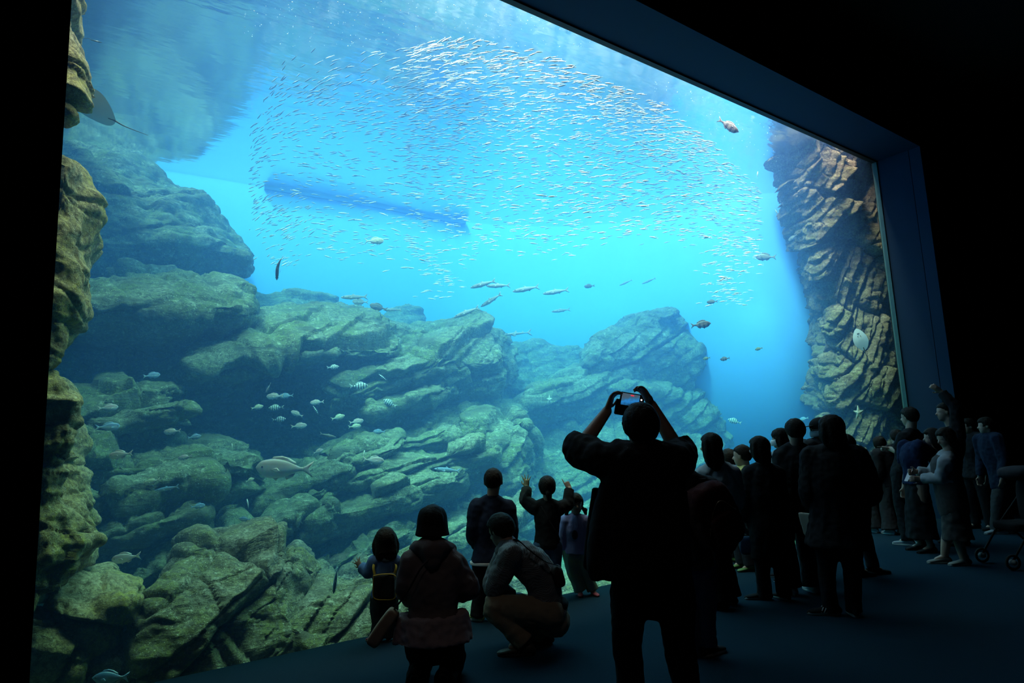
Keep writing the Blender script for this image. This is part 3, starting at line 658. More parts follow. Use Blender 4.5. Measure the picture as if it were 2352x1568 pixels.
def hand_parts(w, d, pn, size, curl=0.25, spread=0.18, thumb_side=None):
    """palm, four unequal bent fingers and a thumb leaving the side of the palm. pn = direction the palm faces"""
    d = _n(d); pn = np.array(pn, float); pn = _n(pn - d * (pn @ d)); sd = np.cross(d, pn)
    if thumb_side is not None and sd @ np.array(thumb_side) < 0: sd = -sd
    L = size; out = [ring_tube([w - d * .02 * L / .18, w + d * .20 * L, w + d * .48 * L], [(.15 * L, .12 * L), (.21 * L, .10 * L), (.215 * L, .08 * L)], sd, n=12, sub=3)]
    for k, (off, ln_) in enumerate(((.16, .40), (.055, .45), (-.055, .42), (-.16, .33))):
        b = w + d * .46 * L + sd * off * L; q = _n(d + sd * spread * off * 6)
        pts = [b - q * .1 * L, b]; a = 0.0
        for seg, fr in enumerate((.45, .30, .25)):
            a += curl * (0.6 + 0.5 * seg); dd = q * math.cos(a) + pn * math.sin(a); pts.append(pts[-1] + dd * ln_ * L * fr)
        out.append(ring_tube(pts, [.052 * L, .052 * L, .048 * L, .043 * L, .036 * L], n=8, sub=2))
    b = w + d * .14 * L + sd * .15 * L; q = _n(d * .75 + sd * .75 + pn * .25)
    out.append(ring_tube([b - q * .06 * L, b + q * .12 * L, b + q * .24 * L + pn * curl * .05 * L, b + _n(q + d * .5) * .36 * L + pn * curl * .10 * L], [.062 * L, .060 * L, .052 * L, .042 * L], n=8, sub=2))
    return out
def point_hand(w, d, pn, size):
    d = _n(d); pn = _n(np.array(pn, float) - d * (np.array(pn) @ d)); sd = np.cross(d, pn); L = size
    out = [ring_tube([w - d * .02, w + d * .2 * L, w + d * .48 * L], [(.15 * L, .12 * L), (.21 * L, .11 * L), (.2 * L, .09 * L)], sd, n=12, sub=3)]
    for k, (off, ln_) in enumerate(((.16, .42), (.055, .42), (-.055, .40), (-.16, .33))):
        b = w + d * .46 * L + sd * off * L; pts = [b - d * .1 * L, b]; a = 0
        for seg, fr in enumerate((.45, .30, .25)):
            a += 0.05 if k == 0 else 1.15; dd = d * math.cos(a) + pn * math.sin(a); pts.append(pts[-1] + dd * ln_ * L * fr)
        out.append(ring_tube(pts, [.052 * L, .052 * L, .048 * L, .043 * L, .036 * L], n=8, sub=2))
    b = w + d * .14 * L + sd * .13 * L; q = _n(d * .8 + pn * .6)
    out.append(ring_tube([b, b + q * .14 * L, b + q * .28 * L], [.062 * L, .055 * L, .045 * L], n=8, sub=2))
    return out
def head_parts(c, f, u, hh):
    """skull, jaw, nose, brow, ears; hh = chin to crown"""
    f = _n(f); u = _n(np.array(u, float) - f * (np.array(u) @ f)); s = np.cross(f, u)
    P = lambda x, y, z: c + (s * x + f * y + u * z) * hh
    o = [ball(P(0, -.04, .10), (.335 * hh, .42 * hh, .40 * hh), f, u, 24, 16), ball(P(0, .10, -.14), (.27 * hh, .28 * hh, .36 * hh), f, u, 20, 14),
         ball(P(0, .22, -.36), (.13 * hh, .12 * hh, .11 * hh), f, u), ball(P(0, .30, .06), (.22 * hh, .07 * hh, .06 * hh), f, u),
         ball(P(.13, .23, -.12), (.10 * hh, .10 * hh, .10 * hh), f, u), ball(P(-.13, .23, -.12), (.10 * hh, .10 * hh, .10 * hh), f, u),
         ring_tube([P(0, .33, .04), P(0, .40, -.06), P(0, .43, -.11)], [.035 * hh, .05 * hh, .06 * hh], n=10, sub=2),
         ball(P(.05, .36, -.12), .04 * hh), ball(P(-.05, .36, -.12), .04 * hh),
         ball(P(0, .35, -.215), (.10 * hh, .035 * hh, .025 * hh), f, u), ball(P(0, .34, -.26), (.085 * hh, .04 * hh, .028 * hh), f, u)]
    for sg in (-1, 1): o.append(ball(P(sg * .345, -.02, -.02), (.035 * hh, .075 * hh, .125 * hh), f + s * sg * -.4, u, 10, 8))
    return o
def hair_parts(c, f, u, hh, style, seed=0):
    f = _n(f); u = _n(np.array(u, float) - f * (np.array(u) @ f)); s = np.cross(f, u)
    P = lambda x, y, z: c + (s * x + f * y + u * z) * hh
    o = []
    # cap over the skull, its front edge above the brow
    n, m = 32, 22; V = []; F = []
    for i in range(1, m):
        th = math.pi * i / m
        for q in range(n):
            ph = 2 * math.pi * q / n; d = np.array([math.sin(th) * math.cos(ph), math.sin(th) * math.sin(ph), math.cos(th)])
            front = d[1]; line = 0.42 if style != 'fringe' else 0.25
            low = {'short': -0.85, 'crop': -0.78}.get(style, -0.85)
            hairy = (d[2] > line * max(0, front) + (0 if front > 0.25 else low) - (0.0 if front > 0.25 else 0)) if front > -0.2 else d[2] > low
            if 0.25 >= front > -0.2 and style in ('short', 'crop'): hairy = d[2] > -0.05 - (0.25 - front) * 1.5
            r = 1.0 if hairy else 0.80
            t = .085 if style not in ('crop',) else .045
            V.append(P(d[0] * (.335 + t) * r, -.04 + d[1] * (.42 + t) * r, .10 + d[2] * (.40 + t) * r))
    tt, bb = len(V), len(V) + 1; V.append(P(0, -.04, .57)); V.append(P(0, -.04, -.2))
    for i in range(m - 2):
        for q in range(n): q2 = (q + 1) % n; F.append((i * n + q, (i + 1) * n + q, (i + 1) * n + q2, i * n + q2))
    for q in range(n): q2 = (q + 1) % n; F.append((tt, q, q2)); F.append(((m - 2) * n + q, bb, (m - 2) * n + q2))
    o.append((np.array(V), F))
    if style in ('bob', 'long', 'fringe', 'verylong'):
        end = {'bob': -.55, 'fringe': -.60, 'long': -.95, 'verylong': -1.5}[style]
        zs = [.15, -.1, -.35, end * .5 - .2, end]; zs = sorted(set(zs), reverse=True)
        o.append(ring_tube([P(0, -.13 - .03 * i, z) for i, z in enumerate(zs)], [(.40 * hh, .33 * hh)] + [(.435 * hh, .31 * hh)] * (len(zs) - 2) + [(.42 * hh, .22 * hh)], s, n=24))
        for sg in (-1, 1):   # locks beside the face
            o.append(ring_tube([P(sg * .30, .16, .22), P(sg * .37, .14, -.05), P(sg * .37, .08, end * .55), P(sg * .34, .0, end * .95)], [.09 * hh, .10 * hh, .10 * hh, .06 * hh], n=10))
    if style in ('bob', 'long', 'fringe', 'verylong'):
        for sg in (-1, 1): o.append(ring_tube([P(sg * .33, .02, .2), P(sg * .40, .0, -.1), P(sg * .40, -.04, end * .6), P(sg * .36, -.08, end)], [.12 * hh, .14 * hh, .14 * hh, .08 * hh], n=10))
    if style == 'fringe': o.append(ring_tube([P(-.28, .27, .20), P(0, .37, .20), P(.28, .27, .20)], [(.05 * hh, .10 * hh)] * 3, f, n=10))
    if style == 'ponytail': o.append(ring_tube([P(0, -.42, -.1), P(0, -.52, -.25), P(0, -.45, -.55)], [.07 * hh, .10 * hh, .05 * hh], n=10))
    if style == 'pigtails':
        for sg in (-1, 1): o += [ball(P(sg * .46, -.05, -.30), .13 * hh), ring_tube([P(sg * .40, -.05, -.22), P(sg * .48, -.05, -.42), P(sg * .50, -.03, -.62)], [.08 * hh, .10 * hh, .04 * hh], n=10)]
        o.append(ring_tube([P(-.28, .27, .22), P(0, .37, .23), P(.28, .27, .22)], [(.05 * hh, .09 * hh)] * 3, f, n=10))
    if style == 'bun': o.append(ball(P(0, -.42, .32), .17 * hh))
    return o
def shoe(parent, an, toe, L, mat, sole=SOLE, floor_z=None, stripes=None, pitch=0.0):
    f = np.array(toe, float); f[2] = 0; f = _n(f); up = np.array([0, 0, 1.0]); s = np.cross(f, up)
    if pitch: f, up = f * math.cos(pitch) - up * math.sin(pitch), up * math.cos(pitch) + f * math.sin(pitch)
    z0 = an[2] - L * .30 if floor_z is None else floor_z
    b = np.array([an[0], an[1], z0]) if not pitch else np.array(an) - up * L * .26
    def sect(y, w, h, lift=0): return b + f * y * L + up * (lift * L), w * L, h * L
    st = [(-.24, .09, .20), (-.17, .135, .28), (-.02, .14, .31), (.14, .14, .25), (.32, .165, .19), (.50, .175, .15), (.64, .15, .12), (.72, .08, .08)]
    pts = [b + f * y * L + up * (.03 * L + h * L * .5) for y, w, h in st]
    V, F = ring_tube(pts, [(w * L, h * L * .5) for y, w, h in st], s, n=16, sub=3)
    c0 = (V - b) @ up; V = V + np.outer(np.maximum(0, .03 * L - c0), up)
    o = make('shoe', V, F, mat, parent)
    collar = ring_tube([b + up * .26 * L - f * .05 * L, b + up * .40 * L - f * .06 * L], [(.125 * L, .16 * L), (.12 * L, .15 * L)], s, n=14, sub=2)
    V2, F2 = join([collar]); make('collar', V2, F2, mat, o)
    SV, SF = [], []
    ang = np.arange(40) / 40 * 2 * math.pi
    yy = .24 + .50 * np.cos(ang); ww = (.155 + .03 * np.cos(ang)) * np.sign(np.sin(ang)) * np.abs(np.sin(ang)) ** .6
    for zz, gr in ((0.0, .97), (.012, 1.02), (.075, 1.0), (.085, .95)):
        SV.append(b + np.outer((.24 + (yy - .24) * gr) * L, f) + np.outer(ww * gr * L, s) + up * zz * L)
    SV = np.vstack(SV)
    for k in range(3):
        for q in range(40): q2 = (q + 1) % 40; SF.append((k * 40 + q, k * 40 + q2, (k + 1) * 40 + q2, (k + 1) * 40 + q))
    SF += [tuple(range(39, -1, -1)), tuple(120 + q for q in range(40))]
    make('sole', SV, SF, sole, o)
    if stripes is not None:
        for sg in (-1, 1):
            for k in range(3):
                y0_ = .10 + .09 * k; a0 = b + f * (y0_ + .06) * L + s * sg * .15 * L + up * .09 * L; a1 = b + f * (y0_ - .03) * L + s * sg * .12 * L + up * .24 * L
                V, F = ring_tube([a0, (a0 + a1) / 2 + s * sg * .012 * L, a1], [(.017 * L, .012 * L)] * 3, f, n=8, sub=2); make('stripe', V, F, stripes, o)
    return o

def figure(label, J, top=None, legs=None, shoes=(BLACK, SOLE), hair='short', hair_mat=HAIR, look=None, up=(0, 0, 1), vox=0.010, curl=(.35, .35), spread=(.1, .1),
           hh=None, point=None, hands=True, extras=None, sx=1.0, seed=1, skin=SKIN, thumb=(None, None), stripes=None, shoe_pitch=0.0, girth=1.0, bvox=.009):
    d, h, kid = J.d, J.h, J.kid
    k = h if not kid else h * 1.08
    hh = (hh or (h * .130 if not kid else max(.165, .205 * h))) * 1.07; hh = min(hh, .245)
    look = J.f if look is None else np.array(look, float)
    body = head_parts(d['head'], look, up, hh)
    hb = d['head'] - np.array(up) * hh * .25 - _n(look) * hh * .10
    nr = .037 * h if not kid else .040 * h
    body.append(ring_tube([d['neck'] - (hb - d['neck']) * .4, d['neck'], hb], [nr * 1.35, nr * 1.05, nr * 1.02]))
    shc = (d['shL'] + d['shR']) / 2; hpc = (d['hipL'] + d['hipR']) / 2; sa = _n(d['shR'] - d['shL']); ha = _n(d['hipR'] - d['hipL'])
    sw = np.linalg.norm(d['shR'] - d['shL']) / 2
    fw = np.cross(np.array([0, 0, 1.0]), sa)
    spine = [hpc - (shc - hpc) * .10, hpc + (shc - hpc) * .08, hpc + (shc - hpc) * .38, hpc + (shc - hpc) * .72, shc + (d['neck'] - shc) * .25, d['neck']]
    if 'back' in d: spine[2] = d['back'] + (hpc - shc) * .18; spine[3] = d['back'] + (shc - hpc) * .18
    ax = [ha, ha, _n(ha + sa), sa, sa, sa]
    def torso(g, e=0.0):
        rr = [(.085 * k, .065 * k), (.090 * k, .068 * k), (.078 * k, .060 * k), (max(.088 * k, sw * .86), .068 * k), (max(.07 * k, sw * .80), .050 * k), (.040 * k, .040 * k)]
        return [(a * g * girth + e, b * g * girth + e) for a, b in rr]
    body.append(ring_tube(spine, [(a * .86, b * .86) for a, b in torso(1.0)], ax))
    ar = (.033, .028, .024, .018) if not kid else (.037, .033, .029, .022)
    lr = (.055, .048, .036, .033, .022) if not kid else (.060, .052, .042, .038, .027)
    for i, n in enumerate('LR'):
        S, E, W = d['sh' + n], d['el' + n], d['wr' + n]
        body.append(ring_tube([S, (S + E) / 2, E, E + (W - E) * .35, W], [ar[0] * k, ar[0] * k * .95, ar[1] * k * .92, ar[2] * k * 1.05, ar[3] * k], n=14, sub=3))
        Hp, K, A = d['hip' + n], d['kn' + n], d['an' + n]
        body.append(ring_tube([Hp, Hp + (K - Hp) * .45, K, K + (A - K) * .35, A], [lr[0] * k, lr[1] * k, lr[2] * k, lr[3] * k, lr[4] * k], n=14, sub=3))
        if shoes is not None:
            tv = _n(np.array([*d['toe' + n][:2], 0])); body.append(ring_tube([A, A + tv * .05 * k - np.array([0, 0, .02 * k])], [.02 * k, .018 * k], n=8, sub=2))
        if hands:
            hs = .108 * h if not kid else .130 * h
            if point == n: body += point_hand(W, d['hand' + n], d['palm' + n], hs)
            else: body += hand_parts(W, d['hand' + n], d['palm' + n], hs, curl[i], spread[i], thumb[i])
    root = fuse('person', body, skin, bvox, smooth_it=2, origin=(J.F[0], J.F[1], 0.0))
    tag(root, label, 'person')
    hp = hair_parts(d['head'], look, up, hh, hair, seed) if hair else None
    if hp: fuse('hair', hp, hair_mat, max(.006, vox * .8), root, 2, .004, 30, seed)
    if top:
        mat, slv, loose, hem = top[:4]; nm = top[4] if len(top) > 4 else 'shirt'
        e = .010 * loose; T = torso(1.0 + .05 * loose, e)
        sp = [np.array(q) for q in spine]; hz = hpc + (shc - hpc) * hem     # hem along the trunk, may be negative
        low = [hz, hz + (shc - hpc) * .06]; P_ = low + [q for q, fr in zip(sp[1:], (.08, .38, .72, .9, 1)) if fr > hem + .12]
        n_low = len(P_) - 5 if len(P_) >= 7 else 0
        rr = [T[1], T[1]] + T[-(len(P_) - 2):]; aa = [ha, ha] + ax[-(len(P_) - 2):]
        if loose >= 2: rr[0] = (rr[0][0] * 1.12, rr[0][1] * 1.2); rr[1] = (rr[1][0] * 1.10, rr[1][1] * 1.18)
        P_[-1] = P_[-1] + np.array([0, 0, .012 * h]); rr[-1] = (nr * 1.30, nr * 1.30); rr[-2] = (max(rr[-2][0], sw * .95), rr[-2][1])
        pr = [ring_tube(P_, rr, aa, caps=False, n=24)]
        for n in 'LR':
            S, E, W = d['sh' + n], d['el' + n], d['wr' + n]; g = 1.12 + .12 * loose; c = .006 * loose
            if slv == 'long': pts, q = [S, (S + E) / 2, E, (E + W) / 2, W + (W - E) * -.03], [ar[0] * 1.12, ar[0] * 1.05, ar[1] * 1.08, ar[2] * 1.12, ar[3] * 1.25]
            elif slv == 'elbow': pts, q = [S, (S + E) / 2, E, E + (W - E) * .22], [ar[0] * 1.12, ar[0] * 1.15, ar[1] * 1.32, ar[2] * 1.35]
            else: pts, q = [S, S + (E - S) * .35, S + (E - S) * .72], [ar[0] * 1.12, ar[0] * 1.2, ar[0] * 1.3]
            pr.append(ring_tube(pts, [v * k * g + c for v in q], n=16, sub=4, caps=False)); pr.append(ball(S, q[0] * k * g + c))
            pr.append(ring_tube([S + (d['neck'] - S) * .75, S], [.036 * k * g, .036 * k * g + c], n=14))
        fuse(nm, pr, mat, vox, root, 2, .008 * h, 11, seed)
        J.torso_ring = (P_, rr, aa)
    if legs:
        kind, mat = legs[:2]; loose = legs[2]
        if kind == 'skirt':
            hemz = legs[2]; z1 = hpc + np.array([0, 0, .06 * k]); fl = legs[3] if len(legs) > 3 else 1.4
            pts = [z1, hpc, np.array([hpc[0], hpc[1], (hpc[2] + hemz) / 2]), np.array([hpc[0], hpc[1], hemz])]
            pr = [ring_tube(pts, [(.082 * k, .066 * k), (.10 * k, .08 * k), (.11 * k * fl, .095 * k * fl), (.125 * k * fl, .11 * k * fl)], ha, n=26, caps=False)]
            fuse('skirt', pr, mat, vox, root, 2, .012 * h, 7, seed + 5)
        else:
            endf = {'shorts': .8}.get(kind, 1.0); pr = [ring_tube([hpc + (shc - hpc) * .14, hpc, hpc - (shc - hpc) * .14], [(.086 * k, .066 * k), (.096 * k, .074 * k), (.085 * k, .07 * k)], ha, n=20)]
            for n in 'LR':
                Hp, K, A = d['hip' + n], d['kn' + n], d['an' + n]; c = .006 * loose; g = 1.08 + .06 * loose
                fl = 1.3 if kind == 'flare' else (1.6 if kind == 'wide' else 1.0)
                pr.append(ring_tube([Hp, Hp + (K - Hp) * .45, K, K + (A - K) * .45, A + (A - K) * .02], [lr[0] * k * g, lr[1] * k * g + c, lr[2] * k * g * (fl ** .4) + c, lr[3] * k * g * (fl ** .7) + c, lr[4] * 1.45 * k * g * fl + c], n=16, sub=4, caps=False)); pr.append(ball(Hp, lr[0] * k * g))
            fuse('trousers', pr, mat, vox, root, 2, .006 * h, 12, seed + 7)
    if shoes is not None:
        L = (.155 if not kid else .165) * h
        for n in 'LR':
            if ('noshoe' + n) in d: continue
            shoe(root, d['an' + n], d['toe' + n], L, shoes[0], shoes[1], stripes=stripes, floor_z=(0.001 if not shoe_pitch else None), pitch=shoe_pitch)
    J.root, J.hh, J.look, J.up = root, hh, _n(look), np.array(up, float)
    return root
def head_frame(J):
    f = J.look; u = _n(J.up - f * (J.up @ f)); s = np.cross(f, u); c = J.d['head']; hh = J.hh
    return lambda x, y, z: c + (s * x + f * y + u * z) * hh
def face_mask(J, mat):
    P = head_frame(J)
    V, F = ring_tube([P(-.30, .10, -.14), P(-.21, .30, -.17), P(0, .44, -.19), P(.21, .30, -.17), P(.30, .10, -.14)], [(.155 * J.hh, .015)] * 5, J.up, n=12)
    return make('face_mask', V, F, mat, J.root)
def eyes(J):
    P = head_frame(J); W_ = plain('eye_white', (0.7, 0.7, 0.68), 0.3); I_ = plain('dark_iris', (0.02, 0.012, 0.01), 0.2)
    for sg in (-1, 1):
        V, F = ball(P(sg * .135, .325, -.01), .055 * J.hh); e = make('eye', V, F, W_, J.root)
        V, F = ball(P(sg * .135, .365, -.01), .034 * J.hh); make('iris', V, F, I_, e)
        V, F = ring_tube([P(sg * .07, .385, .075), P(sg * .14, .375, .09), P(sg * .21, .33, .07)], [.012 * J.hh] * 3, n=6); make('eyebrow', V, F, HAIR, J.root)
    V, F = ring_tube([P(-.075, .375, -.235), P(0, .40, -.24), P(.075, .375, -.235)], [(.016 * J.hh, .02 * J.hh)] * 3, n=8); make('mouth', V, F, plain('lips', (0.4, 0.15, 0.13), 0.4), J.root)
def glasses(J):
    P = head_frame(J); pr = []
    for sg in (-1, 1):
        ring = [P(sg * .14 + .105 * math.cos(a), .45 - .06 * abs(math.cos(a) * sg > 0), .0 + .085 * math.sin(a)) for a in np.linspace(0, 2 * math.pi, 13)]
        pr.append(ring_tube(ring, [.010 * J.hh] * 13, n=6, sub=1)); pr.append(ring_tube([P(sg * .24, .42, .02), P(sg * .36, .2, .02), P(sg * .38, -.05, .02)], [.011 * J.hh] * 3, n=6))
    pr.append(ring_tube([P(-.04, .45, .0), P(.04, .45, .0)], [.01 * J.hh] * 2, n=6))
    V, F = join(pr); return make('glasses', V, F, plain('thin_metal', (0.4, 0.4, 0.42), 0.3, metal=0.8), J.root)
def cap(J, mat):
    P = head_frame(J)
    o = fuse('cap', [ball(P(0, -.02, .20), (.43 * J.hh, .52 * J.hh, .42 * J.hh), J.look, J.up, 24, 14)], mat, .008, J.root)
    V, F = ring_tube([P(0, .36, .22), P(0, .60, .19), P(0, .80, .13)], [(.36 * J.hh, .025 * J.hh), (.34 * J.hh, .022 * J.hh), (.2 * J.hh, .02 * J.hh)], np.cross(J.look, J.up), n=16)
    make('brim', V, F, mat, o); return o
def strap(name, pts, w, mat, parent=None, thick=.006, side=None):
    V, F = ring_tube(pts, [(w / 2, thick / 2)] * len(pts), side, n=8, sub=5); return make(name, V, F, mat, parent)
def soft_box(name, c, size, f, mat, parent=None, vox=.012, up=(0, 0, 1), rnd=.35, folds=.004, seed=0, origin=None):
    """a stuffed rounded box: size (width, depth, height)"""
    f = _n(f); u = _n(np.array(up, float) - f * (np.array(up) @ f)); s = np.cross(f, u); w, dp, hg = size; pr = []
    n, m = 28, 18; V = []; F = []
    def sg(x, e): return math.copysign(abs(x) ** e, x)
    for i in range(1, m):
        th = math.pi * i / m
        for q in range(n):
            ph = 2 * math.pi * q / n
            V.append(np.array(c) + s * w / 2 * sg(math.sin(th), rnd) * sg(math.cos(ph), rnd) + f * dp / 2 * sg(math.sin(th), rnd) * sg(math.sin(ph), rnd) + u * hg / 2 * sg(math.cos(th), rnd))
    t, b = len(V), len(V) + 1; V.append(np.array(c) + u * hg / 2); V.append(np.array(c) - u * hg / 2)
    for i in range(m - 2):
        for q in range(n): q2 = (q + 1) % n; F.append((i * n + q, (i + 1) * n + q, (i + 1) * n + q2, i * n + q2))
    for q in range(n): q2 = (q + 1) % n; F.append((t, q, q2)); F.append(((m - 2) * n + q, b, (m - 2) * n + q2))
    return fuse(name, [(np.array(V), F)], mat, vox, parent, 2, folds, 10, seed, origin=origin)
# ------------------------------------------------------------------ the visitors
VR = np.array([0.80, -0.60, 0.0]); VF = np.array([0.60, 0.80, 0.0]); UP = np.array([0, 0, 1.0])

# toddler with a hand on the pane
J = Stand(on_floor(880, 1472), .89, 8, kid=True)
J.set(head=(886, 1243), neck=(886, 1275), shL=(862, 1291), shR=(908, 1291), elL=(848, 1313, .03), wrL=(830, 1303, .10), elR=(916, 1325, .02), wrR=(914, 1345, .10), hipL=(869, 1373), hipR=(897, 1373),
      knL=(870, 1425), knR=(895, 1425), anL=(866, 1464), anR=(893, 1462), handL=-VR * .6 + UP * .75 + VF * .3, palmL=VF, toeL=VF * .5 - VR, toeR=VF)
figure('toddler with bobbed hair in a blue top pressing one spread hand toward the pane', J, (cloth('blue_blouse', (.10, .20, .40)), 'long', 1.6, .0, 'shirt'), ('trousers', cloth('dark_green_cloth', (.03, .05, .05)), 1.6),
       (plain('maroon_canvas', (.16, .02, .04), .8), SOLE), 'bob', look=VF * .8 + np.array([0, .5, 0]), vox=.006, curl=(.08, .3), spread=(.55, .1), hh=.19, thumb=(None, None), seed=2, bvox=0.0045)
V, F = ring_tube([J.p(860, 1282, .0), J.p(872, 1279, -.06), J.p(886, 1281, -.085), J.p(900, 1280, -.06), J.p(912, 1283, 0)], [(.028, .008)] * 5, UP, n=10); make('collar', V, F, PALE, J.root)
bp = soft_box('backpack', J.p(883, 1347, -.13), (.175, .085, .205), VF, cloth('dark_backpack_cloth', (.03, .032, .03)), vox=.008, rnd=.3)
tag(bp, 'small square dark backpack with yellow piping on the toddler', 'backpack')
fr_ = [bp.matrix_world.translation * 0 + Vector(J.p(x, y, -.175)) for x, y in ((858, 1322), (883, 1318), (908, 1322), (909, 1347), (907, 1373), (883, 1377), (859, 1373), (857, 1347), (858, 1322))]
strap('piping', fr_, .007, plain('yellow_piping', (.55, .36, .03), .6), bp, .007)
strap('strap', [J.p(905, 1322, -.10), J.p(910, 1300, -.075), J.p(903, 1288, .01), J.p(905, 1300, .06)], .022, plain('yellow_strap', (.45, .36, .05), .7), bp, .006)
strap('strap', [J.p(861, 1322, -.10), J.p(858, 1300, -.075), J.p(866, 1288, .01), J.p(862, 1300, .06)], .022, plain('yellow_strap', (.45, .36, .05), .7), bp, .006)

# kneeling woman in a bucket hat
J = Stand(on_floor(992, 1592), 1.56, 30)
J.set(head=(993, 1203), neck=(993, 1246), shL=(952, 1292), shR=(1036, 1296), elL=(936, 1350, .02), wrL=(950, 1375, .20), elR=(1074, 1350, .02), wrR=(1045, 1362, .20), hipL=(965, 1462, -.02), hipR=(1025, 1462, -.02))
q0 = J.F
for n, sg in (('L', -1), ('R', 1)):
    J.d['kn' + n] = q0 + VR * sg * .11 + VF * .36 + UP * .075; J.d['an' + n] = q0 + VR * sg * .085 - VF * .06 + UP * .09; J.d['toe' + n] = VF
J.d['handL'] = VF + VR * .4; J.d['handR'] = VF - VR * .4
HOOD = cloth('taupe_sweatshirt', (.19, .145, .14), (.15, .115, .115))
w = figure('kneeling woman in a dark bucket hat and a taupe hoodie', J, (HOOD, 'long', 2.2, .10, 'hoodie'), ('trousers', BLACK, 1.6), None, 'crop', look=VF * .9 + np.array([-.2, 0, 0]), vox=.009, seed=3, hh=.215)
for n in 'LR':
    sh_ = shoe(w, J.d['an' + n] + VF * -.02 + UP * .05, VF, .24, BLACK, SOLED, pitch=.95)
fuse('hood', [ring_tube([J.p(950, 1262, .02), J.p(968, 1258, -.07), J.p(993, 1268, -.125), J.p(1020, 1258, -.07), J.p(1038, 1264, .02)], [(.045, .032), (.055, .04), (.07, .045), (.055, .04), (.045, .032)], UP, n=14),
              ring_tube([J.p(966, 1262, -.06), J.p(993, 1290, -.135), J.p(1022, 1264, -.06)], [(.03, .02), (.05, .03), (.03, .02)], UP)], HOOD, .009, w, 2, .006, 14, 4)
hat = fuse('bucket_hat', [ring_tube([J.p(993, 1170, 0), J.p(993, 1185, 0), J.p(993, 1212, 0), J.p(993, 1229, 0)], [(.078, .085), (.094, .104), (.102, .114), (.112, .128)], VR, n=26, caps=False), ball(J.p(993, 1178, 0), (.086, .095, .05), VF)],
           cloth('felt_hat', (.022, .020, .021)), .009, w, 2, .003, 10, 5)
hz = (J.d['hipL'] + J.d['hipR']) / 2
fuse('skirt', [ring_tube([hz + UP * .14, hz + UP * .03, hz - UP * .015], [(.215, .165), (.245, .19), (.255, .20)], VR, n=28, caps=False)], cloth('mauve_hem', (.40, .30, .31)), .009, w, 1, .014, 13, 6)
bag = soft_box('shoulder_bag', J.p(880, 1440, -.02), (.085, .10, .26), VF, cloth('beige_canvas', (.42, .31, .22)), vox=.009, up=UP + VR * .75, rnd=.4)
tag(bag, 'beige shoulder bag hanging behind the left hip of the kneeling woman', 'bag')
strap('strap', [J.p(903, 1402, -.02), J.p(935, 1360, -.13), J.p(970, 1300, -.165), J.p(1015, 1262, -.10), J.p(1030, 1262, .02)], .022, HOOD, bag)

# standing boy
J = Stand(on_floor(1118, 1424), 1.31, 25, kid=True)
J.set(head=(1133, 1106), neck=(1131, 1146), shL=(1099, 1168), shR=(1163, 1170), elL=(1089, 1222), wrL=(1100, 1255, .12), elR=(1171, 1225), wrR=(1165, 1258, .12), hipL=(1109, 1290), hipR=(1144, 1290), knL=(1106, 1355), knR=(1138, 1352), anL=(1098, 1414), anR=(1134, 1408), toeL=VF * .4 - VR * .5, toeR=VF)
w = figure('standing boy with cropped hair in a navy jacket with a white hem', J, (NAVY, 'long', 2.0, .0, 'jacket'), ('trousers', BLACK, 1.0), (plain('lime_sneaker', (.30, .36, .10), .7), SOLE), 'crop', look=VF, vox=.008, hh=.215, seed=4)
V, F = ring_tube([J.d['neck'] + UP * -.02, J.d['neck'] + UP * .035], [.068, .064], VR, n=18, caps=False); make('collar', V, F, NAVY, J.root)
P_, rr, aa = J.torso_ring
V, F = ring_tube([P_[0] + UP * .012, P_[0] - UP * .012], [(rr[0][0] * 1.02, rr[0][1] * 1.02)] * 2, aa[0], n=24, caps=False); make('hem_band', V, F, plain('white_cloth', (.75, .78, .8), .8), J.root)

# squatting man in a checked shirt
J = Stand(on_floor(1218, 1492), 1.70, -40)
J.set(head=(1150, 1219, .05), neck=(1178, 1258), shL=(1172, 1276, -.17), shR=(1168, 1268, .17), back=(1232, 1318), elL=(1135, 1352, -.12), wrL=(1172, 1368, .02), elR=(1130, 1345, .20), wrR=(1165, 1372, .12),
      hipL=(1262, 1408, -.10), hipR=(1258, 1405, .10), knL=(1128, 1392, -.14), knR=(1135, 1385, .16), anL=(1203, 1473, -.13), anR=(1248, 1458, .14), toeL=-VR + VF * .1, toeR=-VR + VF * .35, handL=VR * .7 + VF * .4, handR=VR * .5 - VF * .5, palmL=-UP, palmR=-UP)
m, nt, out = mat_new('checked_shirt'); L_ = nt.links.new
p_ = node(nt, 'ShaderNodeBsdfPrincipled'); p_.inputs['Roughness'].default_value = .9; tc = node(nt, 'ShaderNodeTexCoord'); ck = node(nt, 'ShaderNodeTexChecker'); ck.inputs['Scale'].default_value = 150
ck.inputs['Color1'].default_value = (.24, .25, .26, 1); ck.inputs['Color2'].default_value = (.04, .035, .03, 1); L_(tc.outputs['Object'], ck.inputs['Vector']); L_(ck.outputs[0], p_.inputs['Base Color']); L_(p_.outputs[0], out.inputs[0])
w = figure('squatting man in a small checked shirt and khaki trousers turned to the left', J, (m, 'long', 1.7, -.10, 'shirt'), ('trousers', cloth('khaki_cloth', (.34, .26, .17)), 1.6), (plain('brown_leather', (.05, .045, .035), .5), SOLED), 'short', look=-VR * .75 + VF * .55 - UP * .3, vox=.009, seed=5, bvox=0.007)
fuse('shirt_tail', [ring_tube([J.p(1240, 1380), J.p(1272, 1395), J.p(1290, 1385)], [(.15, .09), (.16, .08), (.13, .05)], VF, n=18)], BLACK, .009, w, 2, .006, 10, 7)
bag = soft_box('crossbody_bag', J.p(1282, 1322, -.08), (.085, .20, .155), VF, cloth('dark_brown_bag', (.04, .026, .024)), vox=.009, up=UP - VR * .25, rnd=.55)
